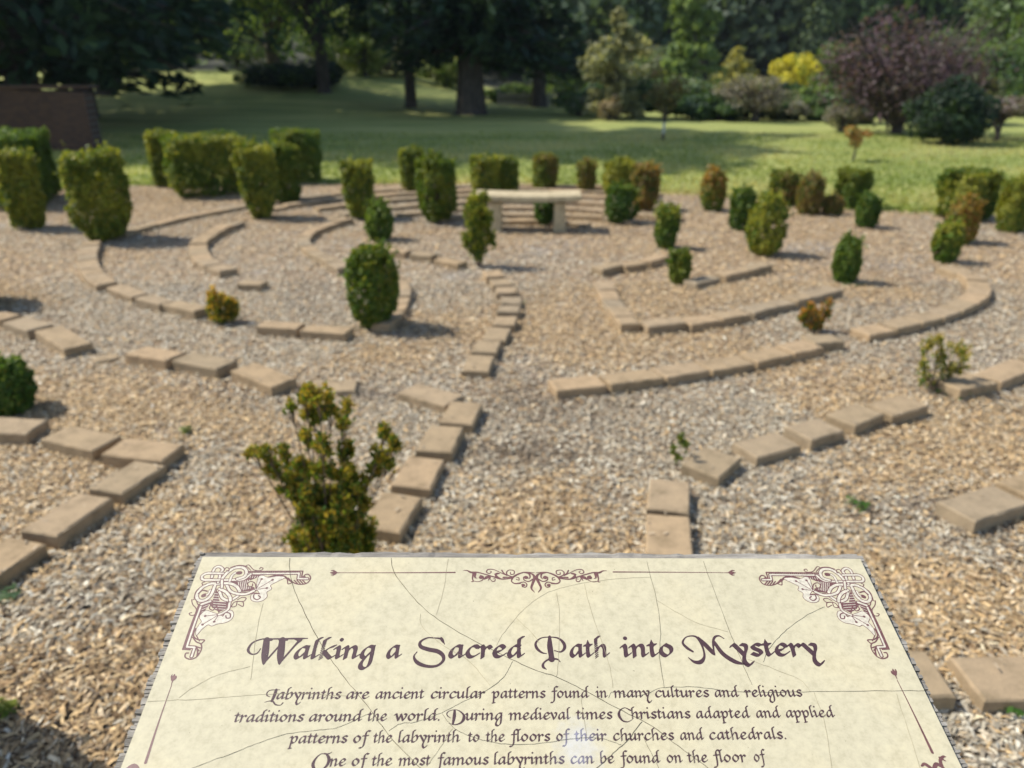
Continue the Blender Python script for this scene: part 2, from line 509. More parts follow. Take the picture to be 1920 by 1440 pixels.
def scatter_chips(seed, ymin, ymax, dens, L, side=0.80):
    g = np.random.default_rng(seed)
    xm = side * ymax + 1.7
    area = (ymax - ymin) * 2 * xm
    n = int(area * dens)
    y = g.uniform(ymin, ymax, n)
    x = g.uniform(-xm, xm, n)
    k = (np.abs(x) < side * y + 1.7) & in_bed(x, y)
    x, y = x[k], y[k]
    n = len(x)
    ln = g.uniform(*L, n); wd = ln * g.uniform(0.12, 0.36, n)
    yaw = g.uniform(0, 6.283, n); tilt = g.normal(0, 0.15, n); roll = g.normal(0, 0.2, n)
    z = g.uniform(0.004, 0.017, n)
    d = np.column_stack((np.cos(yaw) * np.cos(tilt), np.sin(yaw) * np.cos(tilt), np.sin(tilt)))
    w = np.column_stack((-np.sin(yaw) * np.cos(roll), np.cos(yaw) * np.cos(roll), np.sin(roll)))
    c = np.column_stack((x, y, z + np.abs(np.sin(tilt)) * ln * 0.35))
    bow = g.uniform(-0.1, 0.22, n)[:, None] * ln[:, None] * np.array((0, 0, 1.0))
    V = np.empty((n, 6, 3))
    t0, t1 = g.uniform(0.5, 1, n)[:, None], g.uniform(0.4, 1, n)[:, None]
    hl, hw = ln[:, None] / 2, wd[:, None] / 2
    V[:, 0] = c - d * hl - w * hw * t0; V[:, 1] = c - d * hl + w * hw * t0
    V[:, 2] = c + bow - w * hw;         V[:, 3] = c + bow + w * hw
    V[:, 4] = c + d * hl - w * hw * t1; V[:, 5] = c + d * hl + w * hw * t1
    V[:, :, 2] = np.maximum(V[:, :, 2], 0.0015)
    b = np.arange(n)[:, None] * 6
    Fc = np.concatenate((b + (0, 2, 3, 1), b + (2, 4, 5, 3)), axis=1).ravel()
    tan = np.array([(0.53, 0.38, 0.205), (0.44, 0.30, 0.155), (0.57, 0.43, 0.265), (0.32, 0.21, 0.11), (0.62, 0.49, 0.33), (0.48, 0.33, 0.17)])
    grey = np.array([(0.44, 0.385, 0.295), (0.52, 0.465, 0.37), (0.36, 0.305, 0.23), (0.60, 0.55, 0.455), (0.27, 0.22, 0.165), (0.46, 0.39, 0.29)])
    pg = patchiness(x, y)
    isg = g.random(n) < 0.08 + 0.74 * pg
    colr = np.where(isg[:, None], grey[g.integers(0, 6, n)], tan[g.integers(0, 6, n)])
    # trodden damp patches and bare soil showing through
    damp = np.zeros(n)
    for (qx, qy), (sx_, sy_), k in DAMP:
        damp = np.maximum(damp, k * np.exp(-((x - qx) / sx_) ** 2 - ((y - qy) / sy_) ** 2))
    damp = np.clip(damp + 0.28 * noise2(x, y, 17, 2.6) - 0.1, 0, 0.85)
    isd = g.random(n) < damp
    colr = np.where(isd[:, None], colr * (0.42, 0.38, 0.35), colr)
    colr = np.clip(colr * (0.55 + 0.95 * g.random(n) ** 0.9)[:, None], 0, 0.85)
    colr = colr * np.array((1.0, 0.985, 0.92))
    return V.reshape(-1, 3), Fc, np.repeat(colr, 2, axis=0)

DAMP = [(ground(1000, 745)[:2], (0.35, 0.35), 0.6), (ground(960, 850)[:2], (0.3, 0.12), 0.75), (ground(1180, 760)[:2], (0.3, 0.2), 0.3), (ground(700, 745)[:2], (0.35, 0.12), 0.55), (ground(60, 1330)[:2], (0.5, 0.35), 0.62), (ground(250, 1180)[:2], (0.45, 0.3), 0.4), (ground(1640, 960)[:2], (0.3, 0.12), 0.4), (ground(1500, 770)[:2], (0.5, 0.1), 0.35), (ground(480, 740)[:2], (0.5, 0.1), 0.4), (ground(1500, 930)[:2], (0.4, 0.2), 0.35)]
def build_chips():
    vs, fs, cs, off = [], [], [], 0
    g = np.random.default_rng(61)
    for (cx, cy), ang, ln, wd in PAV_BOX:                    # stray chips lying on the pavers
        for k in range(int(g.integers(1, 7))):
            u, w = g.uniform(-0.5, 0.5) * ln, g.choice((-1, 1)) * wd * (0.5 - 0.45 * g.random() ** 2)
            a = g.uniform(0, 6.28); l = g.uniform(0.01, 0.03)
            m = np.array((cx + u * math.cos(ang) - w * math.sin(ang), cy + u * math.sin(ang) + w * math.cos(ang), PAV_H + 0.004))
            d, b = np.array((math.cos(a), math.sin(a), 0.08)) * l / 2, np.array((-math.sin(a), math.cos(a), 0.1)) * l * 0.14
            vs.append(np.array((m - d - b, m - d + b, m + d + b, m + d - b))); fs.append(np.array((0, 3, 2, 1)) + off); off += 4
            cs.append(np.array([(0.42, 0.33, 0.22)]) * g.uniform(0.6, 1.3))
    for a in ((21, 1.0, 2.3, 15000, (0.009, 0.038)), (22, 2.3, 3.7, 11500, (0.010, 0.036)), (23, 3.7, 6.0, 5600, (0.014, 0.038)), (24, 6.0, 11.6, 1700, (0.02, 0.046))):
        v, f, c = scatter_chips(*a)
        vs.append(v); fs.append(f + off); cs.append(c); off += len(v)
    f = np.concatenate(fs)
    return np_mesh("wood_chips", np.concatenate(vs), [4] * (len(f) // 4), f, np.concatenate(cs))
tag(link("wood_chips", build_chips(), M_CHIP), kind="stuff")

def grass_tufts():
    g = np.random.default_rng(31)
    n = 90000
    y = 8.3 + 12 * g.random(n) ** 1.6; x = g.uniform(-1, 1, n) * (0.75 * y + 1)
    # a ragged fringe creeping over the edge of the mulch
    k = 14000
    i = g.integers(0, len(bed), k)
    e = bed[i] + (bed[(i + 1) % len(bed)] - bed[i]) * g.random(k)[:, None]
    e = e + unit2(e - cen) * g.normal(0.12, 0.14, k)[:, None]
    ok = ~in_bed(x, y)
    x, y = np.concatenate((x[ok], e[:, 0])), np.concatenate((y[ok], e[:, 1]))
    ok = y > 8
    x, y = x[ok], y[ok]; n = len(x)
    z = terrain(x, y) - 0.004
    a = g.uniform(0, 6.28, n); h = g.uniform(0.02, 0.06, n); w = g.uniform(0.006, 0.02, n)
    lean = g.normal(0, 0.5, (n, 2)) * h[:, None]
    V = np.empty((n, 3, 3))
    V[:, 0] = np.column_stack((x - np.cos(a) * w, y - np.sin(a) * w, z)); V[:, 1] = np.column_stack((x + np.cos(a) * w, y + np.sin(a) * w, z))
    V[:, 2] = np.column_stack((x + lean[:, 0], y + lean[:, 1], z + h))
    pal = np.array([(0.19, 0.25, 0.062), (0.255, 0.315, 0.085), (0.36, 0.375, 0.12), (0.47, 0.44, 0.20)])
    dry = np.clip(0.5 + 0.5 * noise2(x, y, 41, 0.9), 0, 0.99)
    c = pal[np.clip((dry * 4 + g.normal(0, 0.7, n)).astype(int), 0, 3)] * g.uniform(0.75, 1.25, n)[:, None]
    tag(link("grass", np_mesh("grass", V.reshape(-1, 3), np.full(n, 3), np.arange(3 * n), c), M_LEAF), kind="stuff")
def unit2(v):
    return v / (np.linalg.norm(v, axis=1, keepdims=True) + 1e-9)
grass_tufts()

# ------------------------------------------------------------------ foliage builders
def unit(v):
    return v / (np.linalg.norm(v, axis=-1, keepdims=True) + 1e-9)

def leaves_mesh(name, c, nrm, L, Wr, tint, g, along=None):
    """rhombic leaves: centres c, facing nrm, length L (array), width ratio"""
    n = len(c)
    L = np.broadcast_to(np.asarray(L, float), (n,))[:, None]
    nrm = unit(nrm)
    a = g.normal(size=(n, 3)) if along is None else along + 0.35 * g.normal(size=(n, 3))
    a = unit(a - nrm * np.sum(a * nrm, axis=1, keepdims=True))
    b = np.cross(nrm, a)
    V = np.empty((n, 4, 3))
    V[:, 0] = c - a * L / 2; V[:, 2] = c + a * L / 2
    V[:, 1] = c + b * L * Wr / 2 - a * L * 0.08; V[:, 3] = c - b * L * Wr / 2 - a * L * 0.08
    return np_mesh(name, V.reshape(-1, 3), np.full(n, 4), np.arange(4 * n), tint)

G_DARK = (0.064, 0.130, 0.020); G_MID = (0.110, 0.175, 0.022); G_OLIVE = (0.195, 0.222, 0.028)
G_YEL = (0.33, 0.335, 0.045); G_ORANGE = (0.38, 0.225, 0.055); G_BRONZE = (0.27, 0.185, 0.06); G_LIGHT = (0.17, 0.25, 0.04)

def palette(g, cols, w, n, vary=0.25):
    w = np.array(w, float); w /= w.sum()
    c = np.array(cols)[g.choice(len(cols), n, p=w)]
    return np.clip(c * g.uniform(1 - vary, 1 + vary, n)[:, None] * g.uniform(0.92, 1.08, (n, 3)), 0.003, 0.8)

bush_no = [0]
def shrub(px, label, name="box_shrub", square=2.4, low=0.6, top=0.9, base=G_MID, tip=G_OLIVE, tipw=0.5, leaf=0.036, dens=1.0, depth=1.0,
          rot=0.3, group="clipped box shrubs of the labyrinth", cat="shrub", belly=0.5, gaps=0.24):
    """px = left, right, top, base of the shrub's outline; the base is where it meets the ground"""
    xl, xr, yt, yb = px
    bush_no[0] += 1
    g = np.random.default_rng(100 + bush_no[0])
    p = ground((xl + xr) / 2, yb)
    w = size_at(p[1], xr - xl)
    ry = w * depth / 2
    p = p * (1 + 0.45 * ry / max(np.hypot(p[0], p[1]), 0.1))
    h = max(top_z(yt, p[1]), 0.08)
    w = size_at(p[1], xr - xl)
    rx = w / 2
    root = empty(name, (p[0], p[1], 0), 0)
    tag(root, label, cat, group)
    A = h * 2 * math.pi * (rx + rx * depth) / 2 + 2 * math.pi * rx * rx
    n = int(min(max(A * 2.6 / (leaf * leaf * 0.32), 350), 26000) * dens)
    th = g.uniform(0, 2 * math.pi, n)
    # side or top of the clipped form
    istop = g.random(n) < (math.pi * rx * rx) / A * 1.5
    s = np.where(istop, 1.0, g.random(n) ** 0.95)
    rr = np.where(istop, np.sqrt(g.random(n)), 1.0)
    def prof(s):
        up = np.clip((s - belly) / (1 - belly), 0, 1); dn = np.clip((belly - s) / belly, 0, 1)
        return (1 - (1 - top) * up ** 2.2) * (1 - (1 - low) * dn ** 2.6)
    k = (np.abs(np.cos(th)) ** square + np.abs(np.sin(th)) ** square) ** (-1 / square)
    rad = prof(s) * rr * k
    ca, sa = math.cos(rot), math.sin(rot)
    lx, ly = rad * rx * np.cos(th), rad * rx * depth * np.sin(th)
    lump = 1 + 0.085 * noise2(th * 2.2, s * 5 + bush_no[0], bush_no[0], 1.2) + 0.085 * noise2(th * 5, s * 11, 33 + bush_no[0], 1.5)
    inn = np.minimum(g.exponential(0.10, n), 0.75)
    lx, ly = lx * lump * (1 - inn), ly * lump * (1 - inn)
    edge = np.where(istop, rr, 0)
    z = np.where(istop, h * (1 - 0.07 * edge ** 3 - np.minimum(g.exponential(0.05, n), 0.4)), h * (0.04 + 0.94 * s))
    z = z + 0.035 * h * noise2(lx * 9, ly * 9, 7 + bush_no[0], 1.0) + g.normal(0, leaf * 0.35, n)
    x = lx * ca - ly * sa; y = lx * sa + ly * ca
    c = np.column_stack((x, y, np.maximum(z, 0.01)))
    out = np.column_stack((np.cos(th) * (1 - 0.7 * istop), np.sin(th) * (1 - 0.7 * istop), 0.25 + 0.9 * istop))
    nr = unit(out) + 0.75 * g.normal(size=(n, 3))
    # sprigs standing out of the clipped form
    ns = int(14 + 60 * h) if square < 5 else int(20 + 30 * h)
    j = np.where(istop | (s > 0.55))[0]
    if len(j):
        j = g.choice(j, ns)
        m = 12
        sd = unit(out[j] * 0.7 + np.array((0, 0, 0.9)) + 0.35 * g.normal(size=(ns, 3)))
        sl = g.uniform(0.25, 1.0, ns) * (0.10 if square < 5 else 0.05) * (0.5 + h)
        q = g.random((ns, m))
        cc = c[j][:, None] + sd[:, None] * (q * sl[:, None])[..., None] + g.normal(0, leaf * 0.3, (ns, m, 3))
        c = np.concatenate((c, cc.reshape(-1, 3))); nr = np.concatenate((nr, g.normal(size=(ns * m, 3)) + (0, 0, 0.3)))
        inn = np.concatenate((inn, np.zeros(ns * m))); s = np.concatenate((s, np.repeat(s[j], m)))
        n = len(c)
        x, y, z = c.T
    if gaps:
        keep = noise2(x * 14 / max(rx, 0.1) * 0.25, z * 9 + y * 5, 50 + bush_no[0], 1.6) > -1.2 + gaps * 1.2
        c, nr, inn, s = c[keep], nr[keep], inn[keep], s[keep]
        n = len(c)
    lo, hi = np.percentile(c[:, 0], (1.2, 98.8))
    fx = w / (hi - lo)
    c[:, 0] = (c[:, 0] - (lo + hi) / 2) * fx; c[:, 1] *= fx
    c[:, 2] *= h / np.percentile(c[:, 2], 98.8)
    for _ in range(3):          # true width, height and place of the plant from its measured outline
        dep = (p[1] + c[:, 1]) * CP - (c[:, 2] - CAM_H) * SP
        sx = 960 + F * (p[0] + c[:, 0]) / dep
        sy = 720 - F * ((p[1] + c[:, 1]) * SP + (c[:, 2] - CAM_H) * CP) / dep
        l_, r_ = np.percentile(sx, (0.8, 99.2)); t_ = np.percentile(sy, 0.8)
        d0 = p[1] * CP + CAM_H * SP
        k_ = (xr - xl - 5) / (r_ - l_)
        c[:, :2] *= k_
        p = p + np.array((((xl + xr) / 2 - (l_ + r_) / 2) * d0 / F, 0, 0))
        c[:, 2] *= np.clip((yb - yt - 2) / max(yb - t_, 5), 0.6, 1.5)
    root.location = (p[0], p[1], 0)
    rx *= 0.9
    c[:, 2] = np.maximum(c[:, 2], 0.01)
    nz = noise2(c[:, 0] * 7, c[:, 2] * 6 + c[:, 1] * 5, 80 + bush_no[0], 1.0)
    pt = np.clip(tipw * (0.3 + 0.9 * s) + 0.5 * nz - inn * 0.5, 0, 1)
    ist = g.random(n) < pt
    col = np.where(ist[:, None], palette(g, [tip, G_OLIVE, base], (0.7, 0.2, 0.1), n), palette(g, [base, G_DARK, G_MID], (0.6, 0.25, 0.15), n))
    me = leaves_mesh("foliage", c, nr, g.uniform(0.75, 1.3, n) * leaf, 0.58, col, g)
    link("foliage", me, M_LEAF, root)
    mb = MB()
    for i in range(5):
        a = g.uniform(0, 6.28); q = g.uniform(0.1, 0.5)
        mb.tube([(0.02 * math.cos(a), 0.02 * math.sin(a), -0.03), (0.3 * q * rx * math.cos(a), 0.3 * q * rx * math.sin(a), 0.25 * h), (q * rx * math.cos(a), q * rx * math.sin(a), 0.8 * h)],
                [0.016, 0.011, 0.004], 5)
    mb.build("stem", M_STEM, root)
    return root

# ------------------------------------------------------------------ shrubs of the labyrinth
S = shrub
S((-12, 85, 280, 432), "olive clipped shrub cut off by the left edge, before the green hedge block", square=3, low=0.7, base=G_OLIVE, tip=G_YEL, tipw=0.55)
S((-45, 92, 250, 392), "green flat topped hedge block at the left edge, nearer of two", square=6, low=0.9, top=0.97, base=G_MID, tip=G_LIGHT, tipw=0.35, rot=0.15, group="square hedge blocks")
S((-30, 112, 241, 376), "tall green hedge block behind another, beside the brick wall", square=6, low=0.9, top=0.98, base=G_MID, tip=G_LIGHT, tipw=0.3, rot=0.15, group="square hedge blocks")
S((114, 245, 279, 455), "big olive barrel shaped shrub standing at the left hairpin", square=3, low=0.55, top=0.9, base=G_OLIVE, tip=G_YEL, tipw=0.5, belly=0.55)
S((272, 345, 244, 351), "narrow left part of the long square hedge block", square=6, low=0.85, top=0.97, base=G_OLIVE, tip=G_YEL, tipw=0.5, group="square hedge blocks")
S((306, 460, 247, 368), "widest square hedge block, left of the tapering olive shrub", square=8, low=0.88, top=0.98, base=G_MID, tip=G_YEL, tipw=0.45, rot=0.5, depth=0.8, group="square hedge blocks")
S((437, 521, 267, 412), "tapering olive shrub with thin base, right of the widest hedge block", square=2.6, low=0.4, base=G_OLIVE, tip=G_YEL, tipw=0.5, belly=0.65)
S((498, 566, 266, 383), "olive rounded shrub half hidden behind the tapering one", square=2.6, low=0.6, base=G_MID, tip=G_OLIVE, tipw=0.5)
S((506, 603, 241, 343), "dark square hedge block farthest back on the left", square=7, low=0.9, top=0.98, base=G_MID, tip=G_OLIVE, tipw=0.4, group="square hedge blocks")
S((637, 701, 298, 413), "upright olive shrub with bare foot, left of the green column", square=2.4, low=0.4, base=G_OLIVE, tip=G_YEL, tipw=0.45, belly=0.6)
S((684, 738, 372, 452), "small pointed dark green shrub in front of the upright olive one", low=0.6, top=0.45, base=G_MID, tip=G_LIGHT, tipw=0.3, belly=0.4)
S((746, 800, 274, 359), "olive block shrub behind the tall green column", square=5, low=0.85, top=0.95, base=G_OLIVE, tip=G_YEL, tipw=0.4)
S((779, 856, 288, 420), "tall square topped green column shrub left of the bench", square=4.5, low=0.55, top=0.95, base=G_MID, tip=G_OLIVE, tipw=0.35, belly=0.45, rot=0.6)
S((880, 938, 289, 378), "flat topped olive shrub behind the bench's left end", square=5, low=0.8, top=0.95, base=G_OLIVE, tip=G_YEL, tipw=0.5)
S((926, 974, 292, 374), "olive shrub joined to the flat topped one behind the bench", square=4, low=0.8, top=0.95, base=G_OLIVE, tip=G_YEL, tipw=0.4)
S((997, 1048, 287, 357), "bronze topped square shrub standing behind the bench's middle", square=4.5, low=0.7, top=0.95, base=G_OLIVE, tip=G_BRONZE, tipw=0.5)
S((1080, 1120, 297, 362), "small bronze topped shrub behind the bench's right end", square=3, low=0.6, top=0.9, base=G_OLIVE, tip=G_BRONZE, tipw=0.5)
S((1129, 1192, 295, 372), "olive gold shrub behind the round dark green one", square=2.8, low=0.6, top=0.85, base=G_OLIVE, tip=G_YEL, tipw=0.6)
S((1184, 1239, 305, 396), "rusty orange shrub right of the bench", square=3, low=0.6, top=0.9, base=G_BRONZE, tip=G_ORANGE, tipw=0.45)
S((1134, 1198, 344, 420), "round dark green shrub at the bench's right", low=0.7, top=0.7, base=G_DARK, tip=G_MID, tipw=0.4)
S((1001, 1042, 370, 423), "small dark shrub seen under the bench seat", low=0.6, top=0.85, base=G_DARK, tip=G_MID, tipw=0.4)
S((1226, 1276, 381, 468), "egg shaped green shrub with olive top, right of the bench", low=0.6, top=0.75, base=G_MID, tip=G_YEL, tipw=0.4)
S((1252, 1298, 466, 535), "small dark green shrub below the egg shaped one", low=0.6, top=0.75, base=G_MID, tip=G_OLIVE, tipw=0.3)
S((1312, 1364, 313, 397), "pointed orange shrub standing apart near the lawn", low=0.6, top=0.5, base=G_OLIVE, tip=G_ORANGE, tipw=0.6)
S((1366, 1418, 350, 434), "dark green shrub touching a bigger pointed olive shrub", low=0.65, top=0.7, base=G_DARK, tip=G_MID, tipw=0.5)
S((1399, 1477, 364, 482), "big pointed olive and green shrub right of the path", low=0.5, top=0.5, base=G_MID, tip=G_YEL, tipw=0.5, belly=0.5)
S((1440, 1502, 316, 387), "rounded olive shrub behind the big pointed one", low=0.6, top=0.75, base=G_OLIVE, tip=G_BRONZE, tipw=0.4)
S((1492, 1548, 322, 404), "thin brownish shrub with bronze leaves, back right", low=0.7, top=0.4, base=G_BRONZE, tip=G_BRONZE, tipw=0.5, gaps=0.3)
S((1540, 1584, 364, 405), "low rusty tuft between the brownish shrub and the square hedge", low=0.8, top=0.7, base=G_BRONZE, tip=G_ORANGE, tipw=0.4, gaps=0.2)
S((1564, 1637, 314, 392), "square green hedge shrub at the lawn's edge, back right", square=6, low=0.85, top=0.96, base=G_MID, tip=G_OLIVE, tipw=0.5, group="square hedge blocks")
S((1603, 1654, 361, 429), "dark green shrub with uneven top before the square hedge", low=0.7, top=0.65, base=G_DARK, tip=G_MID, tipw=0.5)
S((1560, 1618, 439, 533), "lone upright green shrub at the end of the inner right arc", low=0.6, top=0.65, base=G_MID, tip=G_LIGHT, tipw=0.4, leaf=0.03)
S((1756, 1878, 314, 415), "large green hedge block near the right edge", square=5, low=0.85, top=0.95, base=G_MID, tip=G_YEL, tipw=0.45, group="square hedge blocks")
S((1868, 1945, 331, 437), "olive bronze shrub cut off by the right edge", square=3.5, low=0.75, top=0.9, base=G_OLIVE, tip=G_YEL, tipw=0.5)
S((1772, 1842, 364, 458), "rusty brown shrub in front of the large hedge block", low=0.6, top=0.65, base=G_OLIVE, tip=G_ORANGE, tipw=0.5, gaps=0.1)
S((1746, 1808, 414, 495), "small yellow green shrub at the right hairpin's far end", low=0.6, top=0.7, base=G_MID, tip=G_YEL, tipw=0.5)
S((648, 747, 459, 622), "tall dark green flame shaped shrub left of the middle path", low=0.35, top=0.55, base=G_MID, tip=G_OLIVE, tipw=0.5, leaf=0.03, belly=0.55, gaps=0.12)
S((-45, 66, 668, 780), "dark green bush at the left edge above the near row", low=0.7, top=0.7, base=G_DARK, tip=G_LIGHT, tipw=0.35, leaf=0.024)
S((-190, -12, 430, 585), "clipped olive shrub just past the left edge", low=0.6, top=0.8, base=G_OLIVE, tip=G_YEL, tipw=0.4)
S((-560, -120, 1010, 1470), "shrub low on the left beyond the frame", low=0.7, top=0.7, base=G_MID, tip=G_OLIVE, tipw=0.4, leaf=0.03, dens=0.6)
# open ones, built from leafy lobes on stems
def lobed(px, label, lobes, base=G_OLIVE, tip=G_BRONZE, leaf=0.022, dens=1.0, tipw=0.5, cat="shrub", stemr=0.008):
    """lobes: picture x, y, radius in x, radius in y (pixels) of each leafy tuft"""
    bx, by = px
    bush_no[0] += 1
    g = np.random.default_rng(300 + bush_no[0])
    p = ground(bx, by)
    root = empty("box_shrub", (p[0], p[1], 0))
    tag(root, label, cat, "sparse shrubs of the labyrinth")
    mb = MB(); C, T, K = [], [], []
    zt = max(top_z(min(l[1] - l[3] for l in lobes), p[1]), 0.1)
    for (lx, ly, rx, ry) in lobes:
        dy = g.uniform(-0.09, 0.09) * min(1, zt * 2)
        X = size_at(p[1] + dy, lx - 960) - p[0]
        Z = max(top_z(ly, p[1] + dy), 0.03)
        ax, az = size_at(p[1], rx), size_at(p[1], ry) * 1.08
        c0 = np.array((X, dy, Z))
        e = c0 + (0, 0, az * 0.7)
        mb.tube([(0.01 * g.normal(), 0.01 * g.normal(), -0.02), c0 * (0.4, 0.4, 0.45), c0, e], [stemr * 0.8, stemr * 0.45, stemr * 0.28, stemr * 0.12], 5)
        n = int(dens * 7.0 * (ax * az * 3.14) / (leaf * leaf * 0.28)) + 30
        # a handful of upright shoots inside each tuft, leaves set along them
        m = max(9, int(75 * ax * az / 0.01))
        so = c0 + unit(g.normal(size=(m, 3))) * (g.random(m) ** 0.4)[:, None] * (ax * 0.92, ax * 0.92, az * 0.92)
        sd = unit((so - c0 * (0.55, 0.55, 0.2)) * (0.9, 0.9, 1.0) + (0, 0, 0.12))
        sl = g.uniform(0.5, 1.0, m) * max(az, 0.03) * 0.62
        k = g.integers(0, m, n); q = g.uniform(-0.6, 0.8, n)
        a = unit(np.cross(sd[k], g.normal(size=(n, 3))))
        cc = so[k] + sd[k] * (q * sl[k])[:, None] + a * (leaf * 0.95) * g.random(n)[:, None]
        C.append(cc); T.append(unit(a * 0.7 + sd[k])); K.append(np.clip(0.5 * (cc[:, 2] / zt) + 0.4 * q + 0.1, 0, 1))
        for t in range(min(m, 6)):
            mb.tube([c0 * 0.9, so[t], so[t] + sd[t] * sl[t] * 0.7], [stemr * 0.4, stemr * 0.25, stemr * 0.12], 4)
    C, T, K = np.concatenate(C), np.concatenate(T), np.concatenate(K)
    n = len(C)
    nr = unit(np.cross(T, g.normal(size=(n, 3)))) + np.array((0, 0, 0.45))
    ist = g.random(n) < np.clip(K * tipw * 1.7, 0, 0.95)
    col = np.where(ist[:, None], palette(g, [tip, base], (0.85, 0.15), n), palette(g, [base, G_MID, G_DARK], (0.35, 0.4, 0.25), n))
    C[:, 2] = np.maximum(C[:, 2], 0.012)
    link("foliage", leaves_mesh("foliage", C, nr, g.uniform(0.7, 1.3, n) * leaf, 0.55, col, g, along=T), M_LEAF, root)
    mb.build("stem", M_STEM, root)
    return root
lobed((898, 500), "loose yellow green shrub in front of the bench's left leg", [(897, 385, 20, 20), (908, 372, 10, 12), (885, 410, 14, 22), (912, 415, 14, 25), (897, 440, 24, 26), (875, 450, 9, 14), (922, 448, 10, 16), (896, 472, 18, 18)],
      base=G_OLIVE, tip=G_YEL, leaf=0.032, dens=0.75)
lobed((1522, 626), "small orange shrub with bare upright twigs on the right arc", [(1505, 585, 9, 16), (1522, 598, 20, 18), (1541, 588, 9, 18), (1512, 570, 4, 10), (1545, 568, 4, 9), (1530, 610, 15, 10), (1503, 602, 10, 12)],
      base=(0.34, 0.19, 0.05), tip=(0.56, 0.27, 0.05), leaf=0.024, dens=0.7)
lobed((1745, 738), "wispy green and yellow shrub near the right edge", [(1720, 650, 13, 24), (1738, 632, 7, 16), (1748, 660, 14, 24), (1778, 655, 16, 20), (1796, 665, 9, 18), (1720, 690, 14, 20), (1760, 690, 22, 22), (1790, 690, 12, 12), (1735, 712, 16, 14)],
      base=(0.26, 0.25, 0.045), tip=(0.44, 0.36, 0.06), leaf=0.02, dens=0.26, tipw=0.6, stemr=0.006)
lobed((1272, 885), "tiny twiggy green seedling beside the near right row", [(1260, 842, 4, 12), (1272, 825, 5, 14), (1283, 838, 4, 10), (1268, 858, 8, 10)], base=G_MID, tip=G_OLIVE, leaf=0.016, dens=0.4, stemr=0.003)
lobed((622, 1110), "leggy branching shrub with bronze green tips right behind the sign",
      [(a_ + 9, b_, c_, d_) for a_, b_, c_, d_ in [(603, 742, 18, 18), (630, 742, 20, 22), (580, 762, 9, 11), (612, 775, 24, 28), (645, 768, 12, 22), (672, 765, 8, 16), (662, 795, 12, 16), (598, 822, 12, 18), (628, 835, 20, 20), (658, 845, 14, 26), (502, 850, 14, 13), (528, 852, 16, 16), (556, 848, 9, 16),
       (540, 878, 28, 20), (580, 878, 26, 22), (575, 905, 34, 22), (622, 880, 28, 24), (655, 885, 22, 22), (732, 815, 9, 18), (748, 838, 12, 22), (722, 855, 12, 20), (712, 880, 16, 18), (740, 868, 10, 14), (690, 905, 20, 22), (665, 930, 26, 26), (612, 930, 32, 26),
       (690, 945, 16, 22), (580, 955, 18, 20), (630, 975, 34, 28), (672, 985, 22, 28), (590, 1005, 26, 26), (640, 1020, 36, 30), (565, 1035, 24, 20), (678, 1030, 18, 24), (600, 1060, 36, 26), (655, 1065, 34, 26), (585, 1040, 34, 28), (640, 985, 40, 30), (615, 1000, 40, 30), (560, 1010, 20, 20), (690, 1000, 18, 24), (600, 985, 44, 40), (650, 1010, 44, 36), (590, 930, 36, 30), (640, 940, 34, 30), (610, 1030, 46, 30), (560, 900, 34, 24), (670, 900, 24, 24)]],
      base=(0.25, 0.26, 0.036), tip=(0.34, 0.26, 0.038), leaf=0.019, dens=0.72, tipw=0.5, stemr=0.0055)
lobed((418, 607), "little bush with orange tipped twigs on the left", [(405, 555, 9, 14), (430, 560, 12, 13), (445, 568, 8, 12), (418, 575, 22, 18), (402, 580, 10, 14), (438, 588, 14, 14), (418, 594, 22, 12)], base=(0.27, 0.26, 0.04), tip=(0.60, 0.38, 0.06), leaf=0.022, dens=0.9, tipw=0.6)

def weed(px, py, label, r=0.05, col=(0.07, 0.16, 0.025)):
    g = np.random.default_rng(int(px * 7 + py))
    p = ground(px, py)
    n = 45
    a = g.uniform(0, 6.28, n); q = r * g.random(n) ** 0.6
    c = np.column_stack((q * np.cos(a), q * np.sin(a), 0.012 + 0.035 * g.random(n)))
    nr = np.column_stack((np.cos(a) * 0.5, np.sin(a) * 0.5, np.ones(n)))
    o = link("weed", leaves_mesh("weed", c, nr, g.uniform(0.015, 0.035, n), 0.5, palette(g, [col], [1], n), g), M_LEAF)
    o.location = (p[0], p[1], 0)
    tag(o, label, "weed", "green weeds in the mulch")
weed(975, 573, "green weed against the middle column's pavers", 0.04)
weed(1590, 533, "green sprigs at the foot of the lone upright shrub", 0.12)
weed(1605, 955, "green weed alone in the mulch near the lower right row", 0.05)
weed(8, 1128, "grey green weed at the left edge below the slanting row", 0.05, (0.12, 0.2, 0.09))
weed(1878, 1330, "bright green weed under the paver beside the sign", 0.05)
weed(15, 1340, "yellow green seedling at the lower left edge", 0.025, (0.2, 0.26, 0.04))
weed(350, 815, "tiny yellow green seedling above the short left row", 0.025, (0.2, 0.26, 0.04))
weed(1785, 742, "low green weeds below the pavers right of the wispy shrub", 0.1)
weed(362, 585, "dark green tuft left of the orange tipped bush", 0.07)

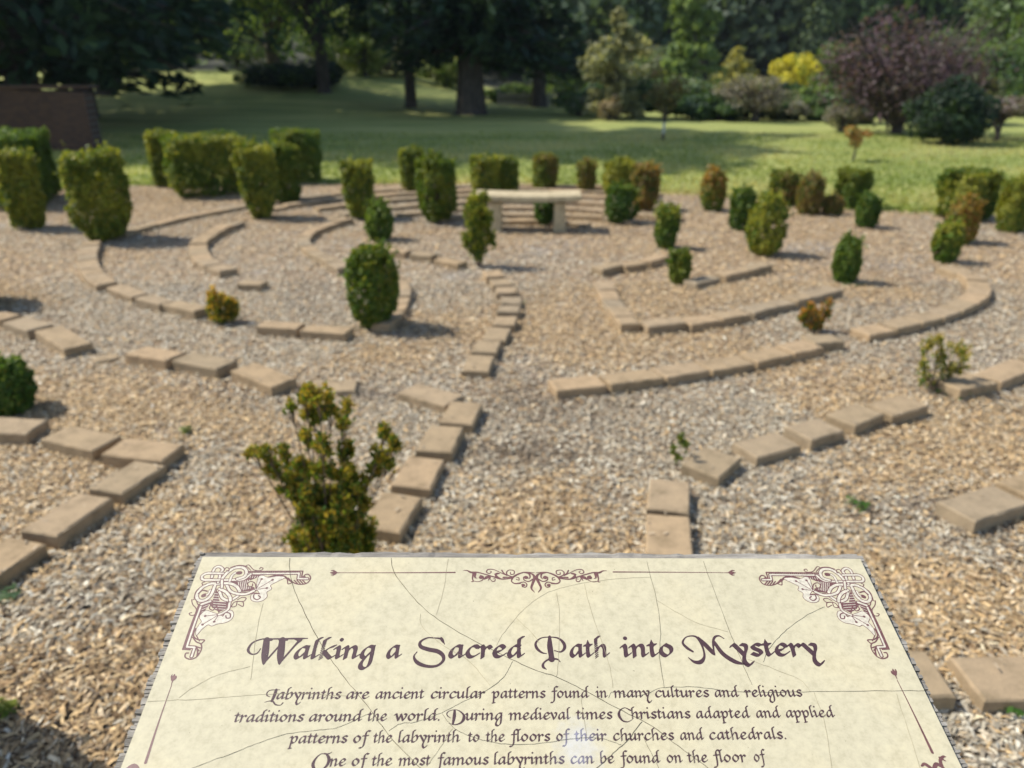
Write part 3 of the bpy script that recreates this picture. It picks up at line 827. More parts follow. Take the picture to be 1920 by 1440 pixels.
# ------------------------------------------------------------------ bench
M_STONE = mottled("cream_stone", [(0.3, (0.36, 0.285, 0.165)), (0.55, (0.51, 0.42, 0.255)), (0.75, (0.57, 0.475, 0.295))], 12, 0.85)
def bench():
    a, b = ground(936, 431), ground(1052, 434)
    y = (a[1] + b[1]) / 2 + 0.05
    xl, xr = size_at(y, 893 - 960), size_at(y, 1086 - 960)
    H = top_z(360, y)
    root = empty("garden_bench", ((xl + xr) / 2, y, 0), R(-2))
    tag(root, "cream stone bench with slightly curved seat on two slab legs", "bench")
    n = 12
    Ls = xr - xl
    vs, fs = [], []
    d = 0.36
    for i in range(n + 1):
        s = i / n - 0.5
        bow = -0.02 * (1 - (2 * s) ** 2)
        sag = -0.012 * (1 - (2 * s) ** 2)
        for (yy, zz) in ((-d / 2, 0.015), (-d / 2, 0.062), (-d / 2 + 0.015, 0.075), (d / 2 - 0.015, 0.075), (d / 2, 0.062), (d / 2, 0.015)):
            vs.append((s * Ls, yy + bow, H - 0.075 + zz + sag))
    for i in range(n):
        for j in range(6):
            a0, b0 = i * 6 + j, i * 6 + (j + 1) % 6
            fs.append((a0, a0 + 6, b0 + 6, b0))
    fs += [tuple(range(6)), tuple(range(n * 6, n * 6 + 6))[::-1]]
    m = MB(); m.add(vs, fs); m.build("seat", M_STONE, root)
    for s in (-1, 1):
        l = MB()
        x = s * Ls * 0.305
        l.box((x, -0.02, (H - 0.09) / 2 - 0.01), (0.12, 0.27, H - 0.09 + 0.02), 0, 0.96)
        l.box((x, -0.02, 0.018), (0.128, 0.285, 0.04))
        l.build("leg", M_STONE, root)
bench()

# ------------------------------------------------------------------ brick wall
def brick_material():
    m, t, p = new_mat("dark_brick")
    v = obj_vec(t)
    br = N(t, "ShaderNodeTexBrick")
    br.inputs["Scale"].default_value = 4.2
    br.inputs["Color1"].default_value = (0.10, 0.05, 0.026, 1)
    br.inputs["Color2"].default_value = (0.065, 0.032, 0.02, 1)
    br.inputs["Mortar"].default_value = (0.1, 0.08, 0.065, 1)
    br.inputs["Mortar Size"].default_value = 0.012
    r = N(t, "ShaderNodeMapping")
    r.inputs["Rotation"].default_value = (R(90), 0, 0)
    t.links.new(v, r.inputs[0])
    t.links.new(r.outputs[0], br.inputs["Vector"])
    t.links.new(br.outputs["Color"], p.inputs["Base Color"])
    p.inputs["Roughness"].default_value = 0.95
    return m
def brick_wall():
    p = ground(190, 280); y0 = p[1]
    h0 = top_z(168, y0)
    root = empty("brick_wall", (p[0], y0, 0), 0)
    tag(root, "low dark brick garden wall in the shade at the left edge", "wall")
    n = 14
    xs = np.linspace(-5.5, 0, n)
    yb = -0.25 * np.exp(-((xs) / 0.5) ** 2)
    th = 0.35
    vs, fs = [], []
    for i in range(n):
        hz = h0 * (1 + 0.03 * math.sin(i)) * (1 - 0.06 * math.exp(-(xs[i] / 0.35) ** 2))
        for (yy, zz) in ((0, -0.1), (0, hz), (th, hz), (th, -0.1)):
            vs.append((xs[i], yy + yb[i], zz))
    for i in range(n - 1):
        for j in range(4):
            a, b = i * 4 + j, i * 4 + (j + 1) % 4
            fs.append((a, a + 4, b + 4, b))
    fs += [(0, 1, 2, 3), tuple(range(4 * n - 4, 4 * n))[::-1]]
    m = MB(); m.add(vs, fs); m.build("brickwork", brick_material(), root)
    c = MB()
    c.box((-2.75, th / 2, h0 + 0.045), (5.5, th + 0.08, 0.06))
    c.build("coping", brick_material(), root)
brick_wall()

# ------------------------------------------------------------------ trees
tree_no = [0]
def tree(name, label, px, dist, rad, z0, z1, cols, w, style="round", leaf=0.22, n=9000, trunk=0.2, group="trees around the lawn", cat="tree", clumps=26,
         lean=0.0, stems=1, droop=0.25, twigs=False, flat=1.0, taper=0.75):
    """px = picture column of the trunk, dist = metres away, crown from z0 to z1 above the ground with half width rad"""
    tree_no[0] += 1
    g = np.random.default_rng(500 + tree_no[0])
    p = at_dist(px, dist)
    zb = float(terrain(np.array([p[0]]), np.array([p[1]]))[0])
    root = empty(name, (p[0], p[1], zb))
    tag(root, label, cat, group)
    z0 -= zb; z1 -= zb
    z0 = max(z0, 0.02)
    H = z1
    mb = MB()
    top = np.array((lean * H, 0, z0 + 0.85 * (z1 - z0)))
    if style in ("cone", "column", "cedar"):
        mb.tube([(0, 0, -0.15), (0.02, 0, 0.15), top * 0.5, top], [trunk * 1.3, trunk, trunk * 0.65, trunk * 0.1], 9, 0.06)
    else:
        for k in range(stems):
            a = g.uniform(0, 6.28); sp = 0.35 * rad if stems > 1 else 0.05
            e = np.array((math.cos(a) * sp * 1.6, math.sin(a) * sp * 1.6, z0 + 0.6 * (z1 - z0))) + (lean * H, 0, 0)
            r0 = trunk / math.sqrt(stems)
            mid = e * (0.25, 0.25, 0.45)
            mb.tube([(0.3 * r0 * k, 0, -0.15), (0.3 * r0 * k, 0, 0.12), mid, e], [r0 * 1.35, r0, r0 * 0.75, r0 * 0.25], 9, 0.07)
    C, NR, AL = [], [], []
    if style == "round":
        ctr = []
        for k in range(clumps):
            d = unit(g.normal(size=3)); d[2] = d[2] * 0.95
            q = 0.25 + 0.62 * g.random() ** 0.5
            cc = np.array((d[0] * rad * q, d[1] * rad * q * flat, z0 + (z1 - z0) * (0.5 + 0.5 * d[2] * q)))
            ctr.append(cc)
            base_z = max(0.5 * z0 + 0.1, cc[2] * 0.45)
            s0 = np.array((lean * base_z + 0.1 * cc[0], 0.1 * cc[1], base_z))
            mb.tube([s0, (s0 + cc) / 2 + (0, 0, 0.1 * rad), cc], [trunk * 0.28, trunk * 0.17, trunk * 0.05], 5)
        ctr = np.array(ctr)
        rc = rad * g.uniform(0.24, 0.42, clumps)
        k = g.choice(clumps, n, p=rc ** 2 / (rc ** 2).sum())
        d = unit(g.normal(size=(n, 3)))
        sq = min(1.0, 1.2 * (z1 - z0) / (2 * rad))
        C = ctr[k] + d * (rc[k] * (1 - np.minimum(g.exponential(0.18, n), 0.9)))[:, None] * np.array((1, flat, max(sq, 0.35)))
        NR = d + (0, 0, 0.5) + 0.6 * g.normal(size=(n, 3))
        AL = None
    elif style in ("cone", "column", "cedar"):
        nb = clumps
        C, NR, AL = [], [], []
        per = n // nb
        for b in range(nb):
            s = (b + g.random()) / nb
            z = z0 + (z1 - z0) * s
            if style == "cone": rr = rad * (1 - s) ** 0.8 + 0.06 * rad
            elif style == "column": rr = rad * (1 - s ** 3) * (0.75 + 0.25 * math.sin(s * 9 + tree_no[0])) * (0.7 + 0.6 * min(s * 3, 0.5)) + 0.05 * rad
            else: rr = rad * (1 - taper * s) * g.uniform(0.6, 1.1)
            a = g.uniform(0, 6.28)
            ln = rr * g.uniform(0.75, 1.1)
            dr = np.array((math.cos(a), math.sin(a) * flat, 0))
            up = 0.12 if style == "cedar" else 0.0
            tip = dr * ln + (lean * z, 0, z + ln * (up - droop))
            o = np.array((lean * z, 0, z + 0.0))
            mb.tube([o, (o + tip) / 2 + (0, 0, ln * 0.06), tip], [trunk * 0.22 * (1 - 0.6 * s), trunk * 0.12, trunk * 0.03], 4)
            q = g.random(per) ** 0.7
            side = np.array((-dr[1], dr[0], 0))
            sw = ln * 0.42 * (1.05 - q) * g.uniform(-1, 1, per)
            cc = o + (tip - o) * q[:, None] + side * sw[:, None] + np.column_stack((np.zeros(per), np.zeros(per), ln * 0.06 - np.abs(sw) * droop + g.normal(0, 0.05 * ln + 0.03, per)))
            C.append(cc)
            NR.append(np.tile((0, 0, 1.0), (per, 1)) + 0.55 * g.normal(size=(per, 3)))
            AL.append(np.tile(dr - (0, 0, droop), (per, 1)) + side * (np.sign(sw) * 0.6)[:, None])
        C, NR, AL = np.concatenate(C), np.concatenate(NR), np.concatenate(AL)
    n = len(C)
    C[:, 2] = np.maximum(C[:, 2], 0.03)
    nz = noise2(C[:, 0] / rad * 4, C[:, 2] / rad * 4 + C[:, 1] / rad * 3, 900 + tree_no[0], 1.2)
    cidx = np.clip((nz * 0.5 + 0.5 + g.normal(0, 0.25, n)), 0, 0.999)
    ww = np.cumsum(np.array(w, float) / sum(w))
    col = np.array(cols)[np.searchsorted(ww, cidx)]
    col = np.clip(col * g.uniform(0.72, 1.3, n)[:, None], 0.003, 0.8)
    link("crown", leaves_mesh("crown", C, NR, g.uniform(0.65, 1.35, n) * leaf, 0.5 if style == "round" else 0.38, col, g, along=AL), M_TREE, root)
    if twigs:
        for k in range(twigs):
            d = unit(g.normal(size=3)); d[2] = abs(d[2])
            e = np.array((d[0] * rad, d[1] * rad * flat, z0 + (z1 - z0) * g.uniform(0.3, 1)))
            s0 = np.array((lean * z0, 0, max(z0 * 0.7, 0.15)))
            mb.tube([s0, s0 * 0.5 + e * (0.35, 0.35, 0.5), e], [trunk * 0.3, trunk * 0.16, trunk * 0.04], 4)
    mb.build("trunk", M_BARK, root)
    return root

DK1, DK2, DK3 = (0.022, 0.046, 0.030), (0.036, 0.072, 0.040), (0.060, 0.105, 0.050)
MG1, MG2, MG3 = (0.060, 0.110, 0.028), (0.105, 0.175, 0.040), (0.19, 0.26, 0.055)
PN1, PN2, PN3 = (0.072, 0.112, 0.066), (0.115, 0.17, 0.088), (0.17, 0.23, 0.11)
GR1, GR2, GR3 = (0.20, 0.18, 0.14), (0.29, 0.265, 0.205), (0.17, 0.19, 0.11)
PU1, PU2, PU3 = (0.090, 0.052, 0.066), (0.13, 0.082, 0.098), (0.14, 0.112, 0.105)

T = tree
T("cedar", "dark spreading cedar over the brick wall, top left", 60, 21.8, 6.6, 1.3, 21, [DK1, DK2, DK3], (4, 4, 1.5), "cedar", 0.55, 26000, 0.45, clumps=150, droop=0.3, taper=0.35)
T("cedar", "second dark cedar hanging over the lawn bank, right of the first", 165, 26, 6.4, 2.0, 17, [DK1, DK2, DK3], (4, 4, 2), "cedar", 0.5, 17000, 0.35, clumps=100, droop=0.3, taper=0.4)
T("broadleaf_tree", "bright green broadleaf tree left of the slim dark trunk", 520, 40, 6.5, 2.2, 13, [(0.12, 0.21, 0.045), (0.24, 0.35, 0.07), (0.42, 0.50, 0.10)], (3, 4, 3), "round", 0.26, 8500, 0.35, clumps=40)
T("broadleaf_tree", "leafy green tree behind the first lawn bank, left background", 330, 48, 6.0, 2.4, 13, [(0.13, 0.22, 0.05), (0.26, 0.37, 0.08), (0.44, 0.52, 0.11)], (3, 3, 3), "round", 0.3, 6500, 0.3, clumps=34)
T("broadleaf_tree", "dark leafy tree with low boughs between cedar and slim trunk", 610, 34, 4.2, 2.4, 12, [MG1, MG2, (0.22, 0.32, 0.07)], (3, 4, 2), "round", 0.26, 7500, 0.28, clumps=32)
T("conifer", "slim trunked dark conifer on the left of the pair mid lawn", 770, 30.5, 4.0, 3.3, 7.0, [DK1, DK2, DK3], (3, 4, 2), "cedar", 0.42, 11000, 0.22, clumps=64, droop=0.4)
T("conifer", "thick trunked dark conifer with sweeping low boughs mid lawn", 882, 27.5, 4.0, 2.2, 5.2, [DK1, DK2, DK3], (3, 4, 2), "cedar", 0.42, 16000, 0.52, clumps=90, droop=0.42)
T("conifer", "dark conifer behind the thick trunk, its boughs reaching right", 1010, 33, 2.7, 1.9, 6.2, [DK1, DK2, PN1], (3, 4, 2), "cedar", 0.42, 12000, 0.3, clumps=70, droop=0.4)
T("feathery_conifer", "pale feathery columnar conifer right of the dark trees", 1150, 25.5, 1.55, 0.2, top_z(18, 25.5), [(0.25, 0.27, 0.15), (0.31, 0.32, 0.19), (0.38, 0.38, 0.22)], (3, 4, 3), "column", 0.2, 8500, 0.12, clumps=60, droop=0.1)
T("dry_shrub", "straw coloured dry bush at the pale conifer's foot", 1141, 24.6, 0.42, 0.02, top_z(165, 24.6), [(0.34, 0.27, 0.16), (0.42, 0.35, 0.22), (0.28, 0.23, 0.13)], (3, 3, 2), "round", 0.12, 1500, 0.05, cat="shrub", clumps=10)
T("round_bush", "dark rounded bush behind the staked young tree", 1195, 26.5, 1.0, 0.02, top_z(150, 26.5), [DK2, MG1, PN2], (4, 3, 1), "round", 0.16, 3500, 0.1, cat="shrub", clumps=20)
T("round_bush", "wide dark green bush left of the grey forked tree", 1320, 26.5, 1.5, 0.02, top_z(178, 26.5), [DK2, MG1, MG2], (4, 3, 1), "round", 0.18, 4500, 0.1, cat="shrub", clumps=24)
T("round_bush", "bright green rounded bush behind the little fence", 985, 36, 1.5, 0.02, top_z(158, 36), [MG1, MG2, MG3], (1, 4, 3), "round", 0.2, 3800, 0.1, cat="shrub", clumps=20)
T("round_bush", "low grey green bush between the trunk and the bright round bush", 915, 38, 1.3, 0.02, top_z(185, 38), [GR3, MG2, GR2], (3, 2, 3), "round", 0.2, 2200, 0.08, cat="shrub", clumps=16)
T("round_bush", "dark low bush under the boughs left of the slim trunk", 560, 36, 2.4, 0.3, top_z(120, 36), [DK1, DK2, MG1], (4, 3, 1), "round", 0.24, 5000, 0.12, cat="shrub", clumps=24)
T("broadleaf_tree", "sunlit pale green tree far behind, left of the slim trunk", 665, 52, 2.6, 0.8, 5.4, [MG3, (0.30, 0.36, 0.12), (0.38, 0.42, 0.18)], (2, 4, 3), "round", 0.26, 5500, 0.14, clumps=22)
T("broadleaf_tree", "small golden autumn tree showing beside the slim trunk", 795, 50, 1.25, 1.7, 3.6, [(0.75, 0.48, 0.05), (0.65, 0.38, 0.04), (0.5, 0.4, 0.06)], (4, 3, 1), "round", 0.2, 2200, 0.1, clumps=14)
T("broadleaf_tree", "grey green loose shrub tree under the slim conifer's boughs", 715, 44, 2.0, 0.2, 3.0, [(0.2, 0.21, 0.14), (0.30, 0.29, 0.22), MG3], (3, 3, 2), "round", 0.24, 2600, 0.1, clumps=18)
T("young_tree", "young open crowned tree with white trunk guard on the lawn", 1243, 18.2, 0.5, top_z(222, 18.2), top_z(118, 18.2), [(0.10, 0.11, 0.04), (0.15, 0.14, 0.05), (0.17, 0.12, 0.05)], (3, 3, 2), "round", 0.11, 750, 0.03, clumps=16)
T("grey_tree", "grey brown bare looking tree with forked trunk by the yellow conifer", 1415, 25, 1.2, 0.3, top_z(138, 25), [GR1, GR2, GR3], (3, 4, 2), "round", 0.12, 2600, 0.14, clumps=26, stems=2, twigs=30)
T("feathery_conifer", "yellowish grey pointed conifer far behind the forked tree", 1376, 46, 1.7, 0.3, top_z(92, 46), [(0.33, 0.34, 0.16), (0.43, 0.42, 0.17), (0.52, 0.48, 0.10)], (3, 3, 2), "cone", 0.3, 4500, 0.15, clumps=50, droop=0.05)
T("golden_tree", "bright yellow rounded tree before the dark wooded hill", 1490, 46, 1.5, 0.1, top_z(102, 46), [(0.50, 0.46, 0.035), (0.62, 0.57, 0.06), (0.30, 0.34, 0.05)], (3, 4, 1), "round", 0.24, 4200, 0.15, clumps=24)
T("round_bush", "mid green bush below the bright yellow tree", 1545, 30, 1.15, 0.05, top_z(155, 30), [MG1, MG2, MG3], (2, 4, 2), "round", 0.18, 3200, 0.1, cat="shrub", clumps=20)
T("grey_shrub", "pale grey twiggy shrub left of the purple tree", 1495, 26, 1.0, 0.05, top_z(188, 26), [GR2, GR3, (0.22, 0.21, 0.16)], (3, 2, 3), "round", 0.12, 2000, 0.06, cat="shrub", clumps=18, twigs=14)
T("grey_shrub", "dull grey shrub at the purple tree's left foot", 1578, 21, 0.6, 0.05, top_z(190, 21), [GR1, GR3, GR2], (3, 2, 3), "round", 0.11, 1200, 0.05, cat="shrub", clumps=14, twigs=10)
T("purple_tree", "wide purple brown leaved tree on dark stems at the lawn's right", 1676, 20.6, 2.0, 0.2, top_z(22, 20.6), [PU1, PU2, PU3], (3, 4, 2), "round", 0.12, 6300, 0.20, clumps=70, stems=7, twigs=110, lean=0.06)
T("round_conifer", "dark green ball shaped conifer right of the purple tree", 1772, 17.6, 0.92, 0.05, top_z(146, 17.6), [(0.014, 0.032, 0.015), (0.022, 0.05, 0.020), (0.04, 0.075, 0.022)], (4, 4, 1.5), "round", 0.12, 6500, 0.1, clumps=34)
T("feathery_conifer", "soft light green conifer behind the dark ball shaped one", 1800, 24, 1.5, 0.4, top_z(118, 24), [(0.09, 0.12, 0.055), (0.13, 0.16, 0.075), (0.16, 0.18, 0.08)], (3, 4, 2), "cone", 0.22, 4500, 0.12, clumps=50, droop=0.15)
T("grey_tree", "small pinkish grey bare tree at the right edge", 1868, 18.5, 0.75, 0.55, top_z(180, 18.5), [(0.16, 0.12, 0.11), (0.22, 0.18, 0.165), GR3], (3, 3, 2), "round", 0.09, 1300, 0.07, clumps=20, stems=2, twigs=26)
T("grey_tree", "second small grey bare tree just past the right edge", 1955, 19.5, 0.8, 0.5, top_z(160, 19.5), [(0.16, 0.12, 0.11), (0.22, 0.18, 0.165), GR3], (3, 3, 2), "round", 0.09, 1300, 0.07, clumps=20, stems=2, twigs=26)
T("pine", "tall mid green tree at the right edge behind the bare tree", 1900, 33, 2.6, 0.8, 7.5, [PN2, PN3, MG2], (3, 4, 2), "round", 0.24, 8000, 0.2, clumps=34)
T("feathery_conifer", "tall light green conifer behind the staked young tree", 1292, 36, 1.9, 0.3, 5.6, [(0.17, 0.25, 0.09), (0.24, 0.33, 0.12), (0.31, 0.39, 0.14)], (3, 4, 2), "column", 0.3, 6500, 0.18, clumps=60, droop=0.1)
T("round_bush", "grey green loose tree right of the pale feathery conifer", 1228, 40, 1.7, 0.2, top_z(80, 40), [(0.16, 0.18, 0.11), (0.15, 0.19, 0.10), MG2], (3, 4, 2), "round", 0.24, 4200, 0.12, clumps=26)
sap = T("sapling", "small leaning sapling with orange leaves on the sunny lawn", 1600, 14.3, 0.34, top_z(278, 14.3), top_z(228, 14.3), [(0.32, 0.17, 0.05), (0.36, 0.22, 0.06), (0.2, 0.18, 0.05)], (3, 3, 2), "round", 0.075, 420, 0.018, clumps=9, lean=0.14, cat="tree")

# white guard round the young tree's trunk, a thing fixed to it: part of that tree
_yt = [o for o in COL.objects if o.name == "young_tree"][0]
_g = MB(); _g.tube([(0.0, 0, 0.0), (0.0, 0, 0.38)], [0.028, 0.03], 10)
M_GUARD, _t, _p = new_mat("guard_plastic")
_p.inputs["Base Color"].default_value = (0.62, 0.63, 0.58, 1); _p.inputs["Roughness"].default_value = 0.5
_g.build("trunk_guard", M_GUARD, _yt)

fill = [(688, 41, 1.5, 2.2, "pale sunlit shrub between the leafy tree and the slim trunk"), (742, 43, 1.4, 1.9, "pale grey shrub just left of the slim dark trunk"), (835, 42, 1.3, 1.6, "pale shrub between the slim and the thick trunk"),
        (1345, 25.6, 1.0, 0.75, "low dark green bush before the wide dark green bush"), (1462, 26.5, 0.9, 0.7, "low grey bush right of the forked tree's trunk"), (1535, 26, 0.9, 0.8, "low green bush under the mid green bush"), (1600, 24.5, 0.8, 0.7, "low dull bush left of the purple tree's stems"),
        (1085, 27.5, 0.9, 0.8, "low grey green bush left of the straw coloured bush"), (1400, 27.5, 0.9, 0.8, "low olive bush behind the forked tree's trunk"),
        (1115, 30, 0.9, 0.9, "grey green shrub between the straw bush and the dark boughs"), (1268, 31, 1.3, 1.2, "dark green bush behind the staked young tree's right"), (1360, 33, 1.5, 0.6, "olive bush behind the wide dark green bush"),
        (1445, 36, 1.6, 0.9, "dark bush behind the grey forked tree"), (1520, 38, 1.8, 0.6, "dull green bush far behind the pale grey shrub"), (1600, 32, 1.8, 2.4, "dark green bush behind the purple tree's left side"),
        (1690, 30, 2.0, 2.6, "green bush hidden behind the purple tree's stems"), (1790, 30, 2.0, 2.6, "green bush behind the dark ball shaped conifer"), (1870, 29, 1.8, 2.3, "grey green bush behind the pinkish bare tree"), (1945, 27, 1.6, 2.2, "dark bush at the right edge behind the bare trees"),
        (640, 46, 2.2, 2.2, "dull green bush under the sunlit pale tree"), (835, 46, 1.8, 1.6, "green bush seen between the two conifer trunks"), (1060, 42, 2.0, 2.4, "dark bush right of the bright rounded bush"), (450, 50, 2.6, 2.4, "dark bush at the top of the lawn bank"), (240, 46, 2.6, 2.6, "dark bush at the bank's left end by the wall")]
for i, (a, b, c, d, lb) in enumerate(fill):
    zt = float(terrain(np.array([at_dist(a, b)[0]]), np.array([float(b)]))[0])
    cc = [[DK2, MG1, MG2], [GR3, MG2, PN2], [MG1, MG2, PN3]][i % 3] if i > 2 else [[MG3, (0.34, 0.40, 0.16), (0.42, 0.44, 0.22)], [GR2, (0.36, 0.36, 0.26), MG3]][i % 2]
    T("round_bush", lb, a, b, c, 0.02 + zt, d + zt, cc, (3, 4, 2), "round", 0.2, 3600, 0.1, cat="shrub", group="shrubs bordering the lawn", clumps=22)

# pines on the slope behind, each a tree of its own
gp = np.random.default_rng(77)
spots = [(1430, 62, 4.2, 12), (1530, 58, 4.0, 9.5), (1600, 66, 4.6, 11), (1690, 60, 4.2, 10), (1760, 70, 4.8, 12), (1850, 58, 4.0, 10), (1240, 70, 4.5, 12), (1340, 76, 4.6, 13), (1120, 74, 4.6, 13), (1950, 68, 4.6, 13), (1480, 80, 5, 15), (1640, 84, 5, 16)]
plab = ["blue green pine behind the yellow tree's left side", "light topped pine right above the yellow tree", "bushy pine behind the purple tree's left side", "pine hidden behind the purple tree's middle", "pine behind the purple tree's right side",
        "pine above the dark ball shaped conifer", "dark pine behind the pale feathery conifer's right", "dark pine on the hill left of the yellow tree", "dark pine behind the pale feathery conifer", "pine at the far right edge on the hill",
        "higher hill pine above the yellow tree", "higher hill pine above the purple tree"]
for (a, b, c, d), lb in zip(spots, plab):
    zt = float(terrain(np.array([at_dist(a, b)[0]]), np.array([b]))[0])
    T("pine", lb, a, b, c, zt + 0.6, zt + d, [PN1, PN2, PN3], (3, 4, 2.5), "round", 0.3, 9500, 0.3, group="pines on the wooded hill", clumps=30)

def far_woods():
    g = np.random.default_rng(88)
    C, NR, CL = [], [], []
    for k in range(900):
        y = 58 + 110 * g.random() ** 1.3
        x = g.uniform(-1.0, 1.0) * (0.9 * y + 12)
        z = float(terrain(np.array([x]), np.array([y]))[0])
        r = g.uniform(2.4, 4.6); h = g.uniform(6, 12)
        n = 330
        d = unit(g.normal(size=(n, 3)))
        if x < -0.12 * y and g.random() < 0.72: continue
        C.append(np.array((x, y, z + h * 0.5)) + d * (np.array((r, r, h * 0.52)) * g.uniform(0.7, 1.05, n)[:, None]))
        NR.append(d + (0, 0, 0.4) + 0.5 * g.normal(size=(n, 3)))
        base = np.array([DK2, PN1, PN2, MG1, DK3][g.integers(0, 5)])
        CL.append(np.clip(base * g.uniform(0.7, 1.3, n)[:, None], 0.004, 1))
    C, NR, CL = np.concatenate(C), np.concatenate(NR), np.concatenate(CL)
    o = link("far_woods", leaves_mesh("far_woods", C, NR, g.uniform(0.6, 1.2, len(C)), 0.55, CL, g), M_TREE)
    tag(o, kind="stuff")
far_woods()

# trees standing to the left of the view, whose shade lies over the lawn
for (x, y, r, zc, h, lb) in [(-18.5, 20.5, 6.0, 3, 17, "tall dark tree beyond the left edge shading the lawn"), (-17.5, 23, 6.0, 6, 23, "tallest dark tree behind the brick wall beyond the left edge"),
                         (-19.5, 26, 6.0, 10, 27, "very tall dark tree second row beyond the left edge"), (-28, 31, 6.5, 3, 20, "far dark tree beyond the left edge by the bank"), (-16.5, 33.5, 5.2, 3.6, 16, "tall dark tree on the lawn bank between the two cedars")]:
    px = 960 + F * x / (y * CP + CAM_H * SP)
    T("broadleaf_tree", lb, px, y, r, zc, h, [DK1, DK2, MG1], (3, 4, 2), "round", 0.5, 10500, 0.45, clumps=42)

# little picket fence far behind the lawn
def picket_fence():
    a, b = at_dist(935, 33.5), at_dist(1075, 33.5)
    M_W = mottled("weathered_pale_wood", [(0.3, (0.36, 0.31, 0.25)), (0.7, (0.52, 0.47, 0.39))], 20, 0.9)
    root = empty("picket_fence", (a[0], a[1], 0))
    tag(root, "low pale picket fence far behind the lawn right of the thick trunk", "fence")
    L = b[0] - a[0]
    n = int(L / 0.17)
    m = MB()
    for i in range(n):
        m.box((i * 0.17, 0.0, 0.26), (0.075, 0.03, 0.52))
    m.build("pickets", M_W, root)
    for z in (0.14, 0.42):
        r = MB(); r.box((L / 2, 0.032, z), (L, 0.03, 0.06)); r.build("rail", M_W, root)
    for i in range(4):
        r = MB(); r.box((L * i / 3, 0.09, 0.29), (0.09, 0.08, 0.58)); r.build("post", M_W, root)
picket_fence()

# ------------------------------------------------------------------ the sign
# the sloping panel: its frame of reference comes from its two far corners
SW = 0.66
s_c = np.array((-0.0236, 0.75, 1.0)); s_c /= np.linalg.norm(s_c)
q1 = np.array((-0.4019, -0.2245, 1.0)); q2 = np.array((0.4525, -0.2273, 1.0))
kk = q1.dot(s_c) / q2.dot(s_c)
sc_ = SW / np.linalg.norm(q2 * kk - q1)
def c2w(v):
    return np.array((v[0], v[1] * SP + v[2] * CP, v[1] * CP - v[2] * SP))
P_O = np.array((0, 0, CAM_H)) + c2w(q1 * sc_)
P_R = c2w(q2 * kk - q1); P_R /= np.linalg.norm(P_R)
P_D = -c2w(s_c)
P_N = np.cross(P_D, P_R); P_N /= np.linalg.norm(P_N)
if P_N[2] < 0: P_N = -P_N
P_U = -P_D                                    # local +y runs up the panel, away from the reader
from mathutils import Matrix
sign = empty("information_sign", tuple(P_O))
sign.rotation_euler = Matrix([[P_R[i], P_U[i], P_N[i]] for i in range(3)]).to_euler()
tag(sign, "cream parchment information panel about labyrinths on weathered wood in front", "sign")
SL = 0.46
def P(px, py):
    """picture point to the panel's own plane (x right, y up the panel), metres"""
    d = ray(px, py)
    t = (P_O - (0, 0, CAM_H)).dot(P_N) / d.dot(P_N)
    q = np.array((0, 0, CAM_H)) + d * t - P_O
    return np.array((q.dot(P_R), q.dot(P_U)))

def panel_material():
    m, t, p = new_mat("parchment_panel")
    v = obj_vec(t)
    big = tex_noise(t, 9, 4, 0.6, v)
    mid = tex_noise(t, 110, 6, 0.72, v)
    c = ramp(t, big, [(0.3, (0.545, 0.495, 0.345)), (0.5, (0.58, 0.525, 0.365)), (0.72, (0.605, 0.535, 0.355))])
    c = mixc(t, 1.0, c, ramp(t, mid, [(0.32, (0.82, 0.815, 0.78)), (0.5, (0.97, 0.965, 0.95)), (0.68, (1.06, 1.06, 1.03))]), 'MULTIPLY')
    sp = tex_noise(t, 330, 2, 0.5, v)
    c = mixc(t, ramp(t, sp, [(0.755, (0, 0, 0)), (0.79, (1, 1, 1))]), c, (0.16, 0.13, 0.09))
    c = mixc(t, painted_glare(t), c, (0.585, 0.59, 0.60))
    t.links.new(c, p.inputs["Base Color"])
    p.inputs["Roughness"].default_value = 0.6
    p.inputs["Specular IOR Level"].default_value = 0.25
    bump(t, p, mid, 0.05, 0.001)
    return m
def painted_glare(t):
    """glare painted into the colour as a bluish patch near the panel's middle, 0..1"""
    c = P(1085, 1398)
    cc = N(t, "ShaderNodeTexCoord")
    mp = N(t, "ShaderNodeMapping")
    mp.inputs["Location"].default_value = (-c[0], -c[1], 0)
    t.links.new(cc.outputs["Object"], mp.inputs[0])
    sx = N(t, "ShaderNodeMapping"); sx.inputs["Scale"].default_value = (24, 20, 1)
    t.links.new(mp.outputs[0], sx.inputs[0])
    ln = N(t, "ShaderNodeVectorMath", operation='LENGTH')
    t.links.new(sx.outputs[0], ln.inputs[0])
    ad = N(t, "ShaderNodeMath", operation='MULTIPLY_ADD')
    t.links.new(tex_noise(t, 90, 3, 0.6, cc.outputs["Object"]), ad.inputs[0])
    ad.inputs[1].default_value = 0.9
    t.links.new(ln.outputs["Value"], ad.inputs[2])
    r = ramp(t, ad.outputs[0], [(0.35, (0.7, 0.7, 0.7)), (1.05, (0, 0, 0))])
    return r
def ink_material(name, col, wear_and_glare=True):
    m, t, p = new_mat(name)
    v = obj_vec(t)
    n = tex_noise(t, 300, 3, 0.6, v)
    c = mixc(t, 1.0, col, ramp(t, n, [(0.3, (0.8, 0.8, 0.8)), (0.7, (1.2, 1.2, 1.2))]), 'MULTIPLY')
    if wear_and_glare:
        fl = tex_noise(t, 900, 2, 0.5, v)
        c = mixc(t, ramp(t, fl, [(0.74, (0, 0, 0)), (0.78, (1, 1, 1))]), c, (0.5, 0.43, 0.36))
        c = mixc(t, painted_glare(t), c, (0.42, 0.43, 0.54))  # same painted glare spot carried over the lettering
    t.links.new(c, p.inputs["Base Color"])
    p.inputs["Roughness"].default_value = 0.4
    return m
M_PANEL = panel_material()
